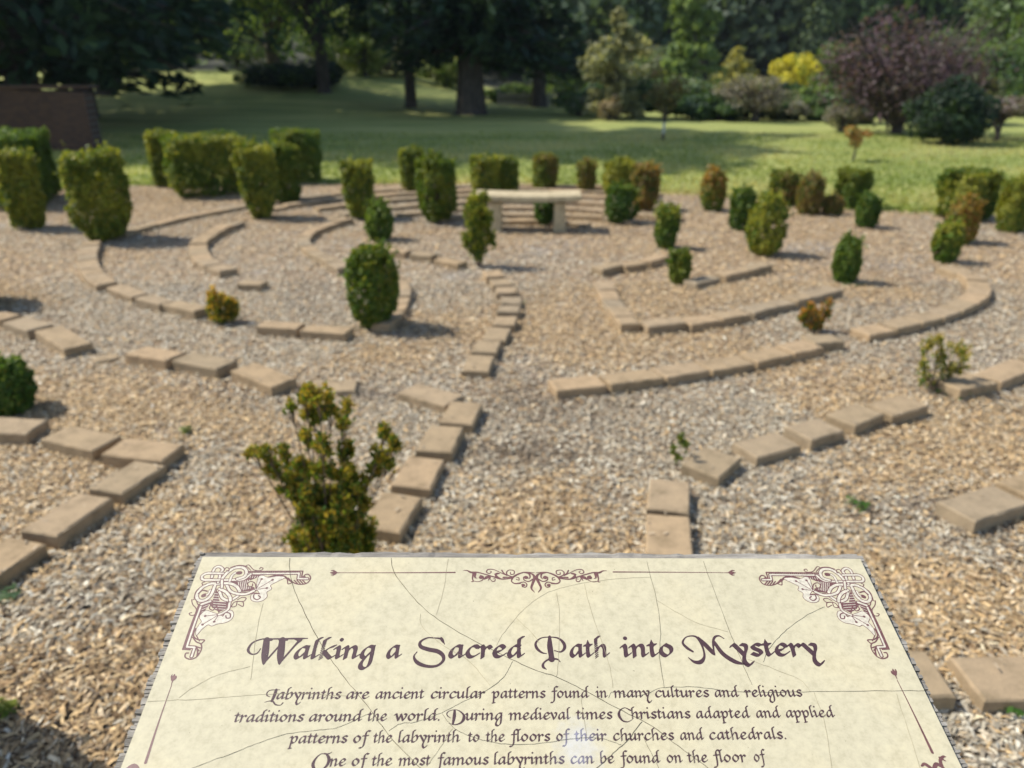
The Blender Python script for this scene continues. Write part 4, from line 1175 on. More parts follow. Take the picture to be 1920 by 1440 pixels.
M_INK = ink_material("dark_ink", (0.070, 0.036, 0.040))
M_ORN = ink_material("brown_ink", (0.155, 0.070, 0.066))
M_PALE = ink_material("pale_ink", (0.60, 0.545, 0.43), False)
M_CRACK = mottled("crack", [(0.3, (0.035, 0.03, 0.02)), (0.7, (0.10, 0.082, 0.055))], 60, 0.9, bmp=0)
M_FAINT = mottled("faint_crack", [(0.3, (0.25, 0.21, 0.13)), (0.7, (0.45, 0.39, 0.25))], 40, 0.9, bmp=0)

def build_board():
    pm = MB()
    n, b = 3, 0.0012
    pm.box((SW / 2, -SL / 2, -0.0016), (SW, SL, 0.0032))
    pm.build("panel", M_PANEL, sign)
    wood = mottled("weathered_wood", [(0.25, (0.12, 0.108, 0.09)), (0.5, (0.30, 0.275, 0.235)), (0.75, (0.52, 0.485, 0.42))], 26, 0.95, bmp=0.8, bdist=0.004, vscale=(0.35, 3.0, 3.0))
    g = np.random.default_rng(5)
    bm_ = MB()
    # body, with an uneven far edge
    k = 90
    xs = np.linspace(-0.0016, SW + 0.0016, k)
    ye = 0.0098 + 0.0012 * noise2(xs * 60, xs * 0, 9, 1.0) + g.normal(0, 0.0005, k)
    vs, fs = [], []
    for i in range(k):
        for (y, z) in ((ye[i], -0.0045 + g.normal(0, 0.0004)), (ye[i] + 0.001, -0.040), (-SL, -0.040), (-SL, -0.0036), (-0.02, -0.0036)):
            vs.append((xs[i], y, z))
    for i in range(k - 1):
        for j in range(5):
            a, c = i * 5 + j, i * 5 + (j + 1) % 5
            fs.append((a, c, c + 5, a + 5))
    fs += [tuple(range(5)), tuple(range(5 * k - 5, 5 * k))[::-1]]
    bm_.add(vs, fs)
    # end grain splinters along both sides
    for side in (0, 1):
        y = 0.0085
        while y > -SL:
            w = g.uniform(0.0026, 0.0046)
            out = g.uniform(0.0038, 0.0066)
            x0 = (SW + 0.0012) if side else -0.0012
            cx = x0 + (out / 2 if side else -out / 2)
            dz = g.uniform(-0.002, 0.0008)
            bm_.box((cx, y - w / 2, -0.0205 + dz), (out, w * g.uniform(0.76, 0.95), 0.034), g.normal(0, 0.12))
            y -= w
    bm_.build("backing_board", wood, sign)
    for x in (0.12, SW - 0.12):
        pl = MB()
        R_ = np.column_stack((P_R, P_U, P_N))
        for yy in (-0.23,):
            w0 = R_.T @ np.array((0, 0, 1.0))
            tp = np.array((x, yy, -0.041))
            dn = -w0
            wz = (P_O + R_ @ tp)[2]
            e = tp + dn * (wz + 0.25)
            pl.tube([e, tp], [0.05, 0.05], 12)
        pl.build("post", wood, sign)
build_board()

# --- broad pen lettering drawn as signed fields and turned into flat meshes
def spline(pts, n=10, closed=False):
    Pn = np.asarray(pts, float)
    if len(Pn) == 2:
        return Pn[0] + (Pn[1] - Pn[0]) * np.linspace(0, 1, 24)[:, None]
    Q = np.vstack((2 * Pn[0] - Pn[1], Pn, 2 * Pn[-1] - Pn[-2]))
    out = []
    for i in range(1, len(Q) - 2):
        p0, p1, p2, p3 = Q[i - 1:i + 3]
        s = (np.arange(n) / n)[:, None]
        out.append(0.5 * (2 * p1 + (p2 - p0) * s + (2 * p0 - 5 * p1 + 4 * p2 - p3) * s ** 2 + (3 * p1 - p0 - 3 * p2 + p3) * s ** 3))
    out.append(Pn[-1:])
    return np.vstack(out)

def contour(fld, x0, y0, dx):
    """filled region fld>0 as a flat mesh: verts 2-D, faces"""
    ins = fld > 0
    c = ins[:-1, :-1].astype(int) + ins[:-1, 1:] + ins[1:, 1:] + ins[1:, :-1]
    V, Fa = [], []
    h, w = c.shape
    for j in range(h):
        full = c[j] == 4
        if full.any():
            d = np.diff(np.concatenate(([0], full.astype(int), [0])))
            for a, b in zip(np.where(d == 1)[0], np.where(d == -1)[0]):
                k = len(V)
                V += [(a, j), (b, j), (b, j + 1), (a, j + 1)]
                Fa.append((k, k + 1, k + 2, k + 3))
        for i in np.where((c[j] > 0) & (c[j] < 4))[0]:
            q = ((i, j), (i + 1, j), (i + 1, j + 1), (i, j + 1))
            f = [fld[y, x] for x, y in q]
            k = len(V); m = 0
            for a in range(4):
                b = (a + 1) % 4
                if f[a] > 0:
                    V.append(q[a]); m += 1
                if (f[a] > 0) != (f[b] > 0):
                    t = f[a] / (f[a] - f[b])
                    V.append((q[a][0] + (q[b][0] - q[a][0]) * t, q[a][1] + (q[b][1] - q[a][1]) * t)); m += 1
            if m > 2:
                Fa.append(tuple(range(k, k + m)))
            else:
                del V[k:]
    V = np.array(V, float).reshape(-1, 2)
    return V * dx + (x0, y0), Fa

class Field:
    def __init__(s, x0, y0, x1, y1, dx):
        s.x0, s.y0, s.dx = x0, y0, dx
        s.xs = np.arange(x0, x1 + dx, dx); s.ys = np.arange(y0, y1 + dx, dx)
        s.f = np.full((len(s.ys), len(s.xs)), -1e3)
    def _win(s, p, r):
        i0 = max(int((p[:, 0].min() - r - s.x0) / s.dx), 0); i1 = min(int((p[:, 0].max() + r - s.x0) / s.dx) + 2, len(s.xs))
        j0 = max(int((p[:, 1].min() - r - s.y0) / s.dx), 0); j1 = min(int((p[:, 1].max() + r - s.y0) / s.dx) + 2, len(s.ys))
        return slice(j0, j1), slice(i0, i1)
    def disc(s, pts):
        """field of a swept disc with varying radius"""
        q = [pts[:1]]
        for a, b in zip(pts[:-1], pts[1:]):
            k = max(1, int(np.hypot(*(b - a)[:2]) / max(0.6 * min(a[2], b[2]), 0.5 * s.dx)))
            q.append(a + (b - a) * (np.arange(1, k + 1) / k)[:, None])
        pts = np.concatenate(q)
        m = pts[:, 2].max() * 1.3 + 3 * s.dx
        J, I = s._win(pts[:, :2], m)
        out = np.full((J.stop - J.start, I.stop - I.start), -1e3)
        if out.size == 0: return J, I, out
        X, Y = np.meshgrid(s.xs[I], s.ys[J])
        for x, y, r in pts:
            np.maximum(out, r - np.hypot(X - x, Y - y), out=out)
        return J, I, out
    def nib(s, pts, w, ang, t):
        J, I = s._win(pts, w + t + 2 * s.dx)
        X, Y = np.meshgrid(s.xs[I], s.ys[J])
        out = np.full(X.shape, -1e3)
        ca, sa = math.cos(ang), math.sin(ang)
        for x, y in pts:
            a = (X - x) * ca + (Y - y) * sa; b = -(X - x) * sa + (Y - y) * ca
            np.maximum(out, t - np.hypot(np.maximum(np.abs(a) - w / 2, 0), b), out=out)
        return J, I, out
    def poly(s, pts):
        pts = np.asarray(pts)
        J, I = s._win(pts, 2 * s.dx)
        X, Y = np.meshgrid(s.xs[I], s.ys[J])
        d = np.full(X.shape, 1e3)
        for i in range(len(pts)):
            a, b = pts[i - 1], pts[i]
            e = b - a
            t = np.clip(((X - a[0]) * e[0] + (Y - a[1]) * e[1]) / (e.dot(e) + 1e-15), 0, 1)
            np.minimum(d, np.hypot(X - a[0] - t * e[0], Y - a[1] - t * e[1]), out=d)
        ins = in_bed(X.ravel(), Y.ravel(), pts).reshape(X.shape)
        return J, I, np.where(ins, d, -d)
    def put(s, J, I, o):
        s.f[J, I] = np.maximum(s.f[J, I], o)
    def cut(s, J, I, o):
        s.f[J, I] = np.minimum(s.f[J, I], -o)
    def mesh(s):
        return contour(s.f, s.x0, s.y0, s.dx)

def crop(pts, ox, base, unit_):
    return ("R", [((x - ox) / unit_, (base - y) / unit_, r / unit_) for x, y, r in pts])
BOWL = [(0.86, 0.84), (0.58, 0.88), (0.30, 0.64), (0.18, 0.32), (0.27, 0.13), (0.44, 0.15), (0.82, 0.58)]
STEM = [(0.84, 0.88), (0.80, 0.32), (0.85, 0.12), (1.06, 0.26)]
ASC = [(0.52, 1.46), (0.34, 1.42), (0.26, 1.2)]
ARCH = [(0.22, 0.48), (0.48, 0.80), (0.70, 0.86), (0.80, 0.66), (0.76, 0.28), (0.81, 0.11), (1.02, 0.26)]
SER = [(0.02, 0.74), (0.17, 0.87), (0.25, 0.68)]
def sh(p, dx): return [(x + dx, y) for x, y in p]
GL = {
 'a': (1.08, [BOWL, STEM]),
 'b': (1.02, [ASC + [(0.20, 0.22), (0.34, 0.10), (0.60, 0.16), (0.84, 0.5), (0.76, 0.84), (0.58, 0.86), (0.26, 0.56)]]),
 'c': (0.92, [[(0.84, 0.76), (0.68, 0.88), (0.42, 0.80), (0.19, 0.46), (0.28, 0.16), (0.52, 0.11), (0.86, 0.30)]]),
 'd': (1.10, [BOWL, [(1.10, 1.46), (0.92, 1.42), (0.84, 1.2), (0.80, 0.32), (0.86, 0.11), (1.06, 0.26)]]),
 'e': (0.94, [[(0.24, 0.42), (0.56, 0.50), (0.80, 0.72), (0.62, 0.89), (0.38, 0.78), (0.19, 0.45), (0.29, 0.16), (0.54, 0.11), (0.87, 0.30)]]),
 'f': (0.66, [[(0.88, 1.40), (0.62, 1.46), (0.44, 1.18), (0.40, 0.5), (0.32, -0.2), (0.14, -0.50), (-0.12, -0.50)], [(0.10, 0.86), (0.74, 0.90)]]),
 'g': (1.06, [BOWL, [(0.86, 0.88), (0.82, 0.2), (0.74, -0.35), (0.50, -0.62), (0.24, -0.56), (0.20, -0.28), (0.44, 0.14)]]),
 'h': (1.08, [ASC + [(0.21, 0.05)], ARCH]),
 'i': (0.54, [SER + [(0.23, 0.26), (0.29, 0.11), (0.50, 0.26)], [(0.32, 1.35), (0.34, 1.37)]]),
 'k': (1.02, [ASC + [(0.21, 0.05)], [(0.98, 0.92), (0.66, 0.80), (0.30, 0.48)], [(0.36, 0.52), (0.62, 0.24), (0.82, 0.09), (1.04, 0.24)]]),
 'l': (0.52, [ASC + [(0.21, 0.30), (0.27, 0.11), (0.48, 0.26)]]),
 'm': (1.64, [SER + [(0.21, 0.05)], ARCH[:4] + [(0.77, 0.05)], sh(ARCH, 0.57)]),
 'n': (1.08, [SER + [(0.21, 0.05)], ARCH]),
 'o': (1.02, [[(0.50, 0.90), (0.24, 0.66), (0.19, 0.34), (0.46, 0.10), (0.80, 0.36), (0.82, 0.68), (0.50, 0.90)]]),
 'p': (1.02, [SER + [(0.24, 0.2), (0.18, -0.48)], [(0.26, 0.52), (0.50, 0.82), (0.76, 0.84), (0.86, 0.58), (0.70, 0.22), (0.48, 0.11), (0.26, 0.22)], ("R", [(0.0, -0.56, 0.04), (0.2, -0.53, 0.05), (0.42, -0.48, 0.04)])]),
 'r': (0.78, [SER + [(0.21, 0.05)], [(0.24, 0.50), (0.46, 0.78), (0.62, 0.84), (0.74, 0.70)]]),
 's': (0.82, [[(0.76, 0.80), (0.54, 0.89), (0.27, 0.76), (0.36, 0.58), (0.62, 0.42), (0.68, 0.22), (0.46, 0.10), (0.14, 0.24)]]),
 't': (0.64, [("R", [(0.34, 1.22, 0.01), (0.33, 1.0, 0.09), (0.32, 0.85, 0.12)]), [(0.29, 0.88), (0.25, 0.32), (0.33, 0.11), (0.58, 0.28)], [(0.06, 0.86), (0.56, 0.90)]]),
 'u': (1.08, [SER + [(0.22, 0.28), (0.34, 0.10), (0.52, 0.16), (0.78, 0.50)], STEM]),
 'v': (0.92, [[(0.0, 0.76), (0.16, 0.88), (0.32, 0.55), (0.46, 0.08)], [(0.46, 0.08), (0.76, 0.50), (0.82, 0.80), (0.62, 0.88)]]),
 'w': (1.42, [[(0.0, 0.76), (0.16, 0.88), (0.30, 0.5), (0.44, 0.08)], [(0.44, 0.08), (0.72, 0.82)], [(0.70, 0.86), (0.84, 0.5), (0.98, 0.08)], [(0.98, 0.08), (1.26, 0.50), (1.32, 0.80), (1.12, 0.88)]]),
 'y': (1.00, [[(0.0, 0.74), (0.16, 0.87), (0.40, 0.52), (0.64, 0.14)], [(0.62, 0.88), (0.86, 0.80), (0.84, 0.52), (0.64, 0.12), (0.54, -0.25), (0.62, -0.50), (0.80, -0.58), (1.02, -0.36)]]),
 '.': (0.42, [[(0.2, 0.10), (0.22, 0.12)]]),
 'W': (3.06, [crop([(248, 240, 3), (222, 292, 6), (165, 300, 7), (118, 250, 12), (145, 170, 8), (230, 130, 6), (300, 128, 5)], 105, 365, 165), ("R", [(0.9, 1.43, 0.035), (2.2, 1.45, 0.045), (3.3, 1.46, 0.05), (3.75, 1.47, 0.01)]), ("R", [(2.95, 1.44, 0.06), (3.2, 1.38, 0.09), (3.4, 1.42, 0.04)]), ("R", [(1.0, 1.40, 0.08), (1.4, 1.40, 0.08)]), ("R", [(1.95, 1.40, 0.08), (2.42, 1.40, 0.08)]),
              ("R", [(1.10, 1.36, 0.17), (1.24, 0.4, 0.19), (1.31, -0.15, 0.10), (1.32, -0.32, 0.015)]), ("R", [(1.31, -0.25, 0.05), (2.02, 0.95, 0.05)]),
              ("R", [(2.12, 1.36, 0.17), (2.24, 0.4, 0.19), (2.31, -0.15, 0.10), (2.32, -0.32, 0.015)]), ("R", [(2.31, -0.25, 0.05), (3.05, 1.0, 0.06), (3.3, 1.36, 0.1)])]),
 'S': (2.18, [crop([(628, 104, 8), (640, 130, 14), (668, 178, 2)], 345, 345, 165), crop([(640, 128, 9), (610, 112, 8), (560, 106, 6), (480, 105, 7), (412, 150, 11), (420, 205, 17), (500, 238, 19), (600, 262, 20), (658, 310, 17), (662, 370, 12), (600, 424, 11), (500, 428, 14), (400, 388, 17), (358, 320, 8), (385, 266, 2)], 345, 345, 165)]),
 'P': (2.32, [crop([(325, 90, 14), (320, 200, 26), (330, 320, 25), (330, 345, 30)], 148, 335, 165),
              crop([(275, 285, 3), (220, 270, 9), (168, 220, 14), (160, 160, 10), (220, 105, 6), (320, 92, 5), (420, 105, 8), (480, 160, 15), (488, 220, 14), (440, 265, 7), (368, 250, 3)], 148, 335, 165),
              crop([(425, 378, 3), (390, 348, 8), (300, 350, 8), (240, 388, 8), (228, 430, 13), (262, 460, 3)], 148, 335, 165)]),
 'M': (2.92, [crop([(180, 275, 9), (130, 230, 13), (102, 170, 9), (150, 105, 5), (230, 94, 8), (272, 140, 12), (290, 250, 8), (280, 340, 10), (230, 396, 18), (170, 392, 13), (125, 345, 2)], 92, 340, 165),
              crop([(268, 112, 10), (320, 195, 20), (372, 285, 18), (388, 318, 4)], 92, 340, 165), crop([(386, 310, 5), (400, 190, 9), (430, 112, 10), (480, 92, 7), (522, 124, 2)], 92, 340, 165),
              crop([(415, 165, 14), (470, 300, 19), (560, 388, 20), (640, 418, 9), (690, 426, 2)], 92, 340, 165)]),
 'L': (1.28, [crop([(480, 235, 2), (437, 216, 6), (432, 180, 6), (470, 152, 4), (580, 148, 3)], 425, 270, 100), crop([(535, 150, 14), (530, 210, 16), (515, 285, 12)], 425, 270, 100),
              crop([(430, 300, 2), (480, 286, 4), (528, 290, 8), (570, 328, 7), (630, 336, 4), (656, 310, 7)], 425, 270, 100)]),
 'D': (2.28, [crop([(795, 466, 2), (757, 440, 5), (750, 405, 5), (790, 376, 3), (870, 370, 4), (940, 418, 9), (954, 470, 15), (920, 524, 9), (850, 546, 5), (778, 530, 2)], 740, 500, 100),
              crop([(840, 375, 11), (838, 450, 16), (825, 540, 9)], 740, 500, 100)]),
 'C': (1.52, [crop([(1112, 380, 8), (1050, 350, 4), (988, 380, 7), (966, 440, 14), (1000, 504, 9), (1060, 520, 5), (1118, 495, 2)], 955, 490, 100)]),
 'O': (2.06, [crop([(1130, 930, 5), (1060, 930, 4), (1004, 990, 10), (990, 1055, 16), (1030, 1108, 10), (1095, 1114, 5), (1160, 1060, 12), (1174, 990, 17), (1135, 935, 9), (1100, 922, 4)], 980, 1075, 100), crop([(1135, 930, 7), (1165, 925, 5), (1192, 908, 1)], 980, 1075, 100)]),
}
_gm = {}
def glyph(ch, nibw):
    key = (ch, nibw)
    if key in _gm: return _gm[key]
    adv, strokes = GL[ch]
    xs, ys = [], []
    for s in strokes:
        pp = s[1] if isinstance(s, tuple) else s
        xs += [q[0] for q in pp]; ys += [q[1] for q in pp]
    f = Field(min(xs) - 0.4, min(ys) - 0.4, max(xs) + 0.4, max(ys) + 0.4, 0.03)
    for s in strokes:
        if isinstance(s, tuple):
            pts = spline(s[1], 14)
            pts[:, 2] = np.maximum(pts[:, 2] * 1.22, 0.034)
            f.put(*f.disc(pts))
        elif len(s) == 2 and abs(s[0][0] - s[1][0]) < 0.05 and abs(s[0][1] - s[1][1]) < 0.05:
            r = nibw * 0.46
            f.put(*f.disc(np.array([(s[0][0], s[0][1], r), (s[1][0], s[1][1], r)])))
        else:
            w = nibw * (0.72 if len(s) == 2 and ch in "ft" else 1.0)
            f.put(*f.nib(spline(s, 10), w, R(36), 0.03))
    V, Fa = f.mesh()
    _gm[key] = (adv, V, Fa)
    return _gm[key]

def text_line(words, base, xh, nibw, name):
    """words: (text, left px, right px); base: two picture points on the baseline"""
    (xa, ya), (xb, yb) = base
    V, Fa, n = [], [], 0
    for w, l, r in words:
        pos, parts = 0.0, []
        for ch in w:
            adv, gv, gf = glyph(ch, nibw)
            parts.append((pos, gv, gf)); pos += adv
        lo = min(p + v[:, 0].min() for p, v, _ in parts); hi = max(p + v[:, 0].max() for p, v, _ in parts)
        yl = ya + (yb - ya) * (l - xa) / (xb - xa); yr = ya + (yb - ya) * (r - xa) / (xb - xa)
        A, B = P(l, yl), P(r, yr)
        ex = (B - A) / (hi - lo)
        for p, gv, gf in parts:
            q = A + np.outer(gv[:, 0] + p - lo, ex) + np.outer(gv[:, 1], (0, xh))
            V.append(np.column_stack((q, np.full(len(q), 0.00012))))
            Fa += [[i + n for i in t] for t in gf]; n += len(q)
    me = np_mesh(name, np.concatenate(V), [len(t) for t in Fa], [i for t in Fa for i in t])
    return link(name, me, M_INK, panel_obj)

panel_obj = [c for c in sign.children if c.name == "panel"][0]
def px_h(px, py, n):
    return abs(P(px, py)[1] - P(px, py + n)[1])
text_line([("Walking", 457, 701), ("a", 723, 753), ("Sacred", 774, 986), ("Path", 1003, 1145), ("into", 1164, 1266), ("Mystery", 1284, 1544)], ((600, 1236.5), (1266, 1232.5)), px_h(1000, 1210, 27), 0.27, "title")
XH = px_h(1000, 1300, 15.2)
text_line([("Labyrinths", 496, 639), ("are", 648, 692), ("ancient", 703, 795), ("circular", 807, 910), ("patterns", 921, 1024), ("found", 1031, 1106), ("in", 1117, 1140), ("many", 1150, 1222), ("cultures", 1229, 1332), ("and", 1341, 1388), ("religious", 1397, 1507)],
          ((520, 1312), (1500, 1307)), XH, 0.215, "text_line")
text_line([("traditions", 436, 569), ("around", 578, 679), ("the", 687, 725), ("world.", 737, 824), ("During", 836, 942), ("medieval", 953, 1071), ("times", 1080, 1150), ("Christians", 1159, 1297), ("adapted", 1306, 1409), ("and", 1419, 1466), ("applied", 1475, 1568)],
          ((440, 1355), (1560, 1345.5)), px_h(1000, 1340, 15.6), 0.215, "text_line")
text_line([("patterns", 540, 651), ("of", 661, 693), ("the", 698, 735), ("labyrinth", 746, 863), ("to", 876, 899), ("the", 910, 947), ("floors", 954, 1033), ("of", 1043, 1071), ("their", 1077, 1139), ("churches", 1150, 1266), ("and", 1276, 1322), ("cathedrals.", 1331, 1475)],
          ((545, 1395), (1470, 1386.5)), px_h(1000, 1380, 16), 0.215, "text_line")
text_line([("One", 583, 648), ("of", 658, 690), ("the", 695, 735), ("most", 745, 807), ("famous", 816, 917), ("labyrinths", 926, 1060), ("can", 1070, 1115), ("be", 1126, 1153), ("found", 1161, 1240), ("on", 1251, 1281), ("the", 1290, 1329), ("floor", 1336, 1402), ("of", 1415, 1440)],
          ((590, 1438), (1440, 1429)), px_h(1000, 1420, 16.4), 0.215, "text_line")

# --- cracks
def strips(name, lines, width, mat, z):
    V, Fa = [], []
    for ln in lines:
        q = spline(np.array([P(*p) for p in ln]), 6) if len(ln) > 2 else np.array([P(*p) for p in ln])
        g = np.random.default_rng(len(V) + 3)
        q = q + g.normal(0, 0.00018, q.shape)
        for i in range(len(q)):
            t = q[min(i + 1, len(q) - 1)] - q[max(i - 1, 0)]
            t = t / (np.linalg.norm(t) + 1e-12)
            nrm = np.array((-t[1], t[0])) * width / 2 * g.uniform(0.65, 1.25)
            V += [(*(q[i] - nrm), z), (*(q[i] + nrm), z)]
            if i:
                k = len(V) - 4
                Fa.append((k, k + 2, k + 3, k + 1))
    return link(name, np_mesh(name, np.array(V), [4] * len(Fa), [i for t in Fa for i in t]), mat, panel_obj)
cr_dark = [[(543, 1046), (544, 1075), (553, 1110), (572, 1150), (600, 1205), (640, 1263), (690, 1325), (730, 1380), (790, 1442)],
           [(733, 1046), (740, 1075), (770, 1115), (800, 1145), (850, 1180), (930, 1222), (1000, 1255), (1045, 1270), (1100, 1297), (1160, 1330), (1215, 1357), (1262, 1392), (1330, 1442)],
           [(1203, 1352), (1180, 1385), (1150, 1412), (1118, 1442)]]
cr_mid = [[(350, 1444), (430, 1415), (480, 1395), (540, 1376), (600, 1369), (640, 1362), (690, 1338)], [(728, 1370), (755, 1356), (775, 1355), (820, 1340), (870, 1315), (920, 1290), (945, 1268), (961, 1240)],
          [(828, 1337), (850, 1364), (880, 1380), (930, 1393), (990, 1396), (1060, 1387), (1110, 1383), (1140, 1388), (1165, 1397)], [(1205, 1380), (1225, 1420), (1236, 1442)],
          [(1140, 1308), (1152, 1297), (1185, 1306), (1215, 1300), (1240, 1290), (1300, 1288), (1370, 1296), (1430, 1298), (1525, 1297), (1640, 1296), (1738, 1295)],
          [(1545, 1137), (1500, 1162), (1465, 1190), (1440, 1220), (1431, 1242)], [(1318, 1052), (1340, 1110), (1370, 1190), (1395, 1250), (1410, 1285)], [(1212, 1052), (1230, 1120), (1238, 1180), (1237, 1230), (1245, 1290)]]
cr_faint = [[(930, 1210), (950, 1180), (985, 1140), (1030, 1110), (1090, 1094), (1150, 1086), (1220, 1082)], [(1400, 1235), (1460, 1258), (1500, 1275), (1520, 1297)], [(1525, 1297), (1545, 1350), (1560, 1442)],
            [(275, 1315), (360, 1312), (440, 1306), (500, 1302), (560, 1300), (650, 1305)], [(335, 1308), (370, 1285), (410, 1265), (470, 1250)], [(493, 1130), (480, 1195), (470, 1275)],
            [(1043, 1110), (1049, 1150), (1047, 1230), (1044, 1270)], [(1095, 1094), (1110, 1150), (1140, 1240), (1150, 1290)], [(840, 1047), (833, 1100), (818, 1153)], [(788, 1150), (792, 1175), (830, 1210), (880, 1240), (918, 1285)],
            [(1230, 1125), (1300, 1165), (1365, 1185)], [(848, 1365), (830, 1395), (800, 1437)], [(1090, 1307), (1092, 1330), (1100, 1380)], [(1680, 1300), (1700, 1360), (1725, 1440)], [(967, 1158), (1000, 1190), (1010, 1205)]]
for ln in cr_dark: strips("crack", [ln], 0.00044, M_CRACK, 0.00026)
for ln in cr_mid: strips("crack", [ln], 0.00029, M_CRACK, 0.00023)
for ln in cr_faint: strips("crack", [ln], 0.0003, M_FAINT, 0.0002)

# --- ornament
def flat(name, V, Fa, z, mat, flip=False):
    if flip:
        V = np.column_stack((SW - V[:, 0], V[:, 1])); Fa = [f[::-1] for f in Fa]
    return link(name, np_mesh(name, np.column_stack((V, np.full(len(V), z))), [len(f) for f in Fa], [i for f in Fa for i in f]), mat, panel_obj)

PXM = np.linalg.norm(P(1001, 1080) - P(1000, 1080))          # metres per picture pixel up here
def corner_ornament():
    k = 1851 / 270
    def Q(pts):
        return np.array([(*P(330 + a[0] / k, 1040 + a[1] / k), (a[2] if len(a) > 2 else 0) * PXM / k) for a in pts])
    c0, c1 = np.array((P(372, 1090)[0] - 0.004, P(370, 1242)[1])), P(590, 1052)
    B = Field(c0[0] - 0.004, c0[1] - 0.006, c1[0] + 0.004, c1[1] + 0.004, 0.00028)
    C = Field(c0[0] - 0.004, c0[1] - 0.006, c1[0] + 0.004, c1[1] + 0.004, 0.00028)
    def brown(pts, r=None):
        q = spline(Q([(*p[:2], r if r is not None else p[2]) for p in pts]), 12)
        o = B.disc(q); B.put(*o); C.cut(*o)
    def cream(pts, r=None):
        q = spline(Q([(*p[:2], r if r is not None else p[2]) for p in pts]), 12)
        o = C.disc(q); C.put(*o); B.cut(*o)
    def cord(pts, r=13, b=10):
        brown(pts, r + b); cream(pts, r)
    def bpoly(pts):
        o = B.poly(Q(pts)[:, :2]); B.put(*o); C.cut(*o)
    def cpoly(pts, b=7):
        s = spline(Q(list(pts) + [pts[0]])[:, :2], 6)[:-1]
        J, I, o = C.poly(s)
        B.put(J, I, o + b * PXM / k); C.put(J, I, o); B.cut(J, I, o)
    # solid grounds
    bpoly([(900, 265), (1110, 262), (1030, 300), (930, 340), (900, 400), (1010, 420), (990, 460), (840, 480), (700, 345), (760, 300)])
    bpoly([(520, 430), (560, 600), (690, 612), (640, 700), (560, 735), (480, 700), (430, 640), (370, 720), (320, 800), (290, 780), (330, 640), (470, 590)])
    for i in range(7):
        cream([(800 + 24 * i, 350 - 4 * i), (822 + 22 * i, 470 - 6 * i)], 4)
        cream([(480, 500 + 32 * i), (640, 512 + 32 * i)], 4)
    for i in range(5):
        cream([(330, 650 + 30 * i), (430, 610 + 30 * i)], 3.5); cream([(960 + 30 * i, 275), (950 + 30 * i, 300)], 3.5)
    # straight bars with their stepped ends
    brown([(930, 216), (1280, 214), (1628, 212)], 9)
    for a in ([(930, 245), (1250, 243), (1582, 240)], [(1582, 240), (1572, 306)], [(1572, 308), (1690, 310)]): brown(a, 24)
    for a in ([(930, 245), (1250, 243), (1582, 240)], [(1582, 240), (1572, 306)], [(1572, 308), (1690, 310)]): cream(a, 11)
    brown([(1630, 212), (1616, 282)], 9); brown([(1616, 284), (1660, 284)], 7)
    brown([(300, 640), (190, 930), (92, 1215)], 13); brown([(92, 1215), (180, 1222)], 9)
    for a in ([(330, 635), (230, 910), (140, 1180)], [(140, 1186), (240, 1192)], [(240, 1192), (200, 1310)]): brown(a, 24)
    for a in ([(330, 635), (230, 910), (140, 1180)], [(140, 1186), (240, 1192)], [(240, 1192), (200, 1310)]): cream(a, 11)
    # end scrolls
    brown([(1440, 300), (1520, 365), (1610, 382), (1690, 362), (1730, 300), (1700, 254), (1655, 262), (1640, 285)], 8)
    for i in range(4): brown([(1520 + 36 * i, 330), (1560 + 36 * i, 372)], 8)
    brown([(1180, 290), (1290, 266), (1390, 275), (1455, 330), (1490, 352)], 9); brown([(1390, 290), (1430, 320), (1440, 375), (1490, 362)], 7)
    brown([(215, 1060), (260, 1120), (320, 1150), (325, 1220), (270, 1310), (190, 1345), (120, 1320), (125, 1270), (160, 1265)], 8)
    for i in range(4): brown([(255 + 8 * i, 1180 + 36 * i - 16 * i), (310 - 14 * i, 1200 + 36 * i)], 8)
    brown([(250, 950), (225, 1040), (275, 1090), (365, 1100), (320, 1150)], 8); brown([(262, 1040), (300, 1110)], 6)
    # leaves with stamens
    cpoly([(1035, 440), (1045, 350), (1065, 285), (1110, 268), (1165, 290), (1210, 295), (1300, 280), (1400, 292), (1300, 345), (1212, 395), (1226, 440), (1165, 482), (1168, 540), (1110, 590), (1030, 604), (970, 580), (968, 525), (1020, 495), (1075, 500)])
    cpoly([(545, 770), (470, 745), (390, 720), (325, 765), (305, 810), (330, 860), (300, 900), (265, 960), (262, 1035), (330, 960), (410, 900), (460, 915), (530, 890), (640, 870), (710, 830), (738, 770), (715, 720), (650, 730), (600, 790)])
    for a, b in (((1035, 435), (1100, 315)), ((1060, 432), (1240, 325)), ((1060, 445), (1165, 430)), ((545, 770), (375, 790)), ((540, 785), (490, 862)), ((530, 785), (340, 900))):
        brown([a, b], 5); brown([b, (b[0] + 3, b[1])], 15)
    # volutes of the leaves
    brown([(1030, 440), (1015, 370), (960, 345), (920, 375), (940, 412), (980, 405), (985, 375)], 7); brown([(1075, 505), (1010, 505), (1000, 555), (1045, 580), (1085, 550), (1060, 525)], 8)
    brown([(550, 740), (520, 660), (455, 650), (430, 690), (470, 715), (500, 690)], 7); brown([(600, 790), (640, 745), (695, 760), (695, 810), (650, 815), (640, 785)], 8)
    # stems into the knot
    cord([(560, 480), (600, 560), (690, 590), (770, 550), (830, 510), (960, 490), (1020, 450)], 15)
    cord([(690, 620), (670, 700), (600, 750), (550, 770)], 13)
    cord([(560, 440), (640, 480), (690, 540), (700, 590)], 17)
    cord([(650, 385), (700, 470), (800, 505), (900, 505), (1000, 465)], 15)
    cord([(560, 372), (690, 370), (780, 410), (820, 470)], 17)
    # big volutes
    cord([(555, 375), (440, 375), (330, 430), (268, 520), (290, 585), (370, 585), (450, 520), (500, 400)], 17)
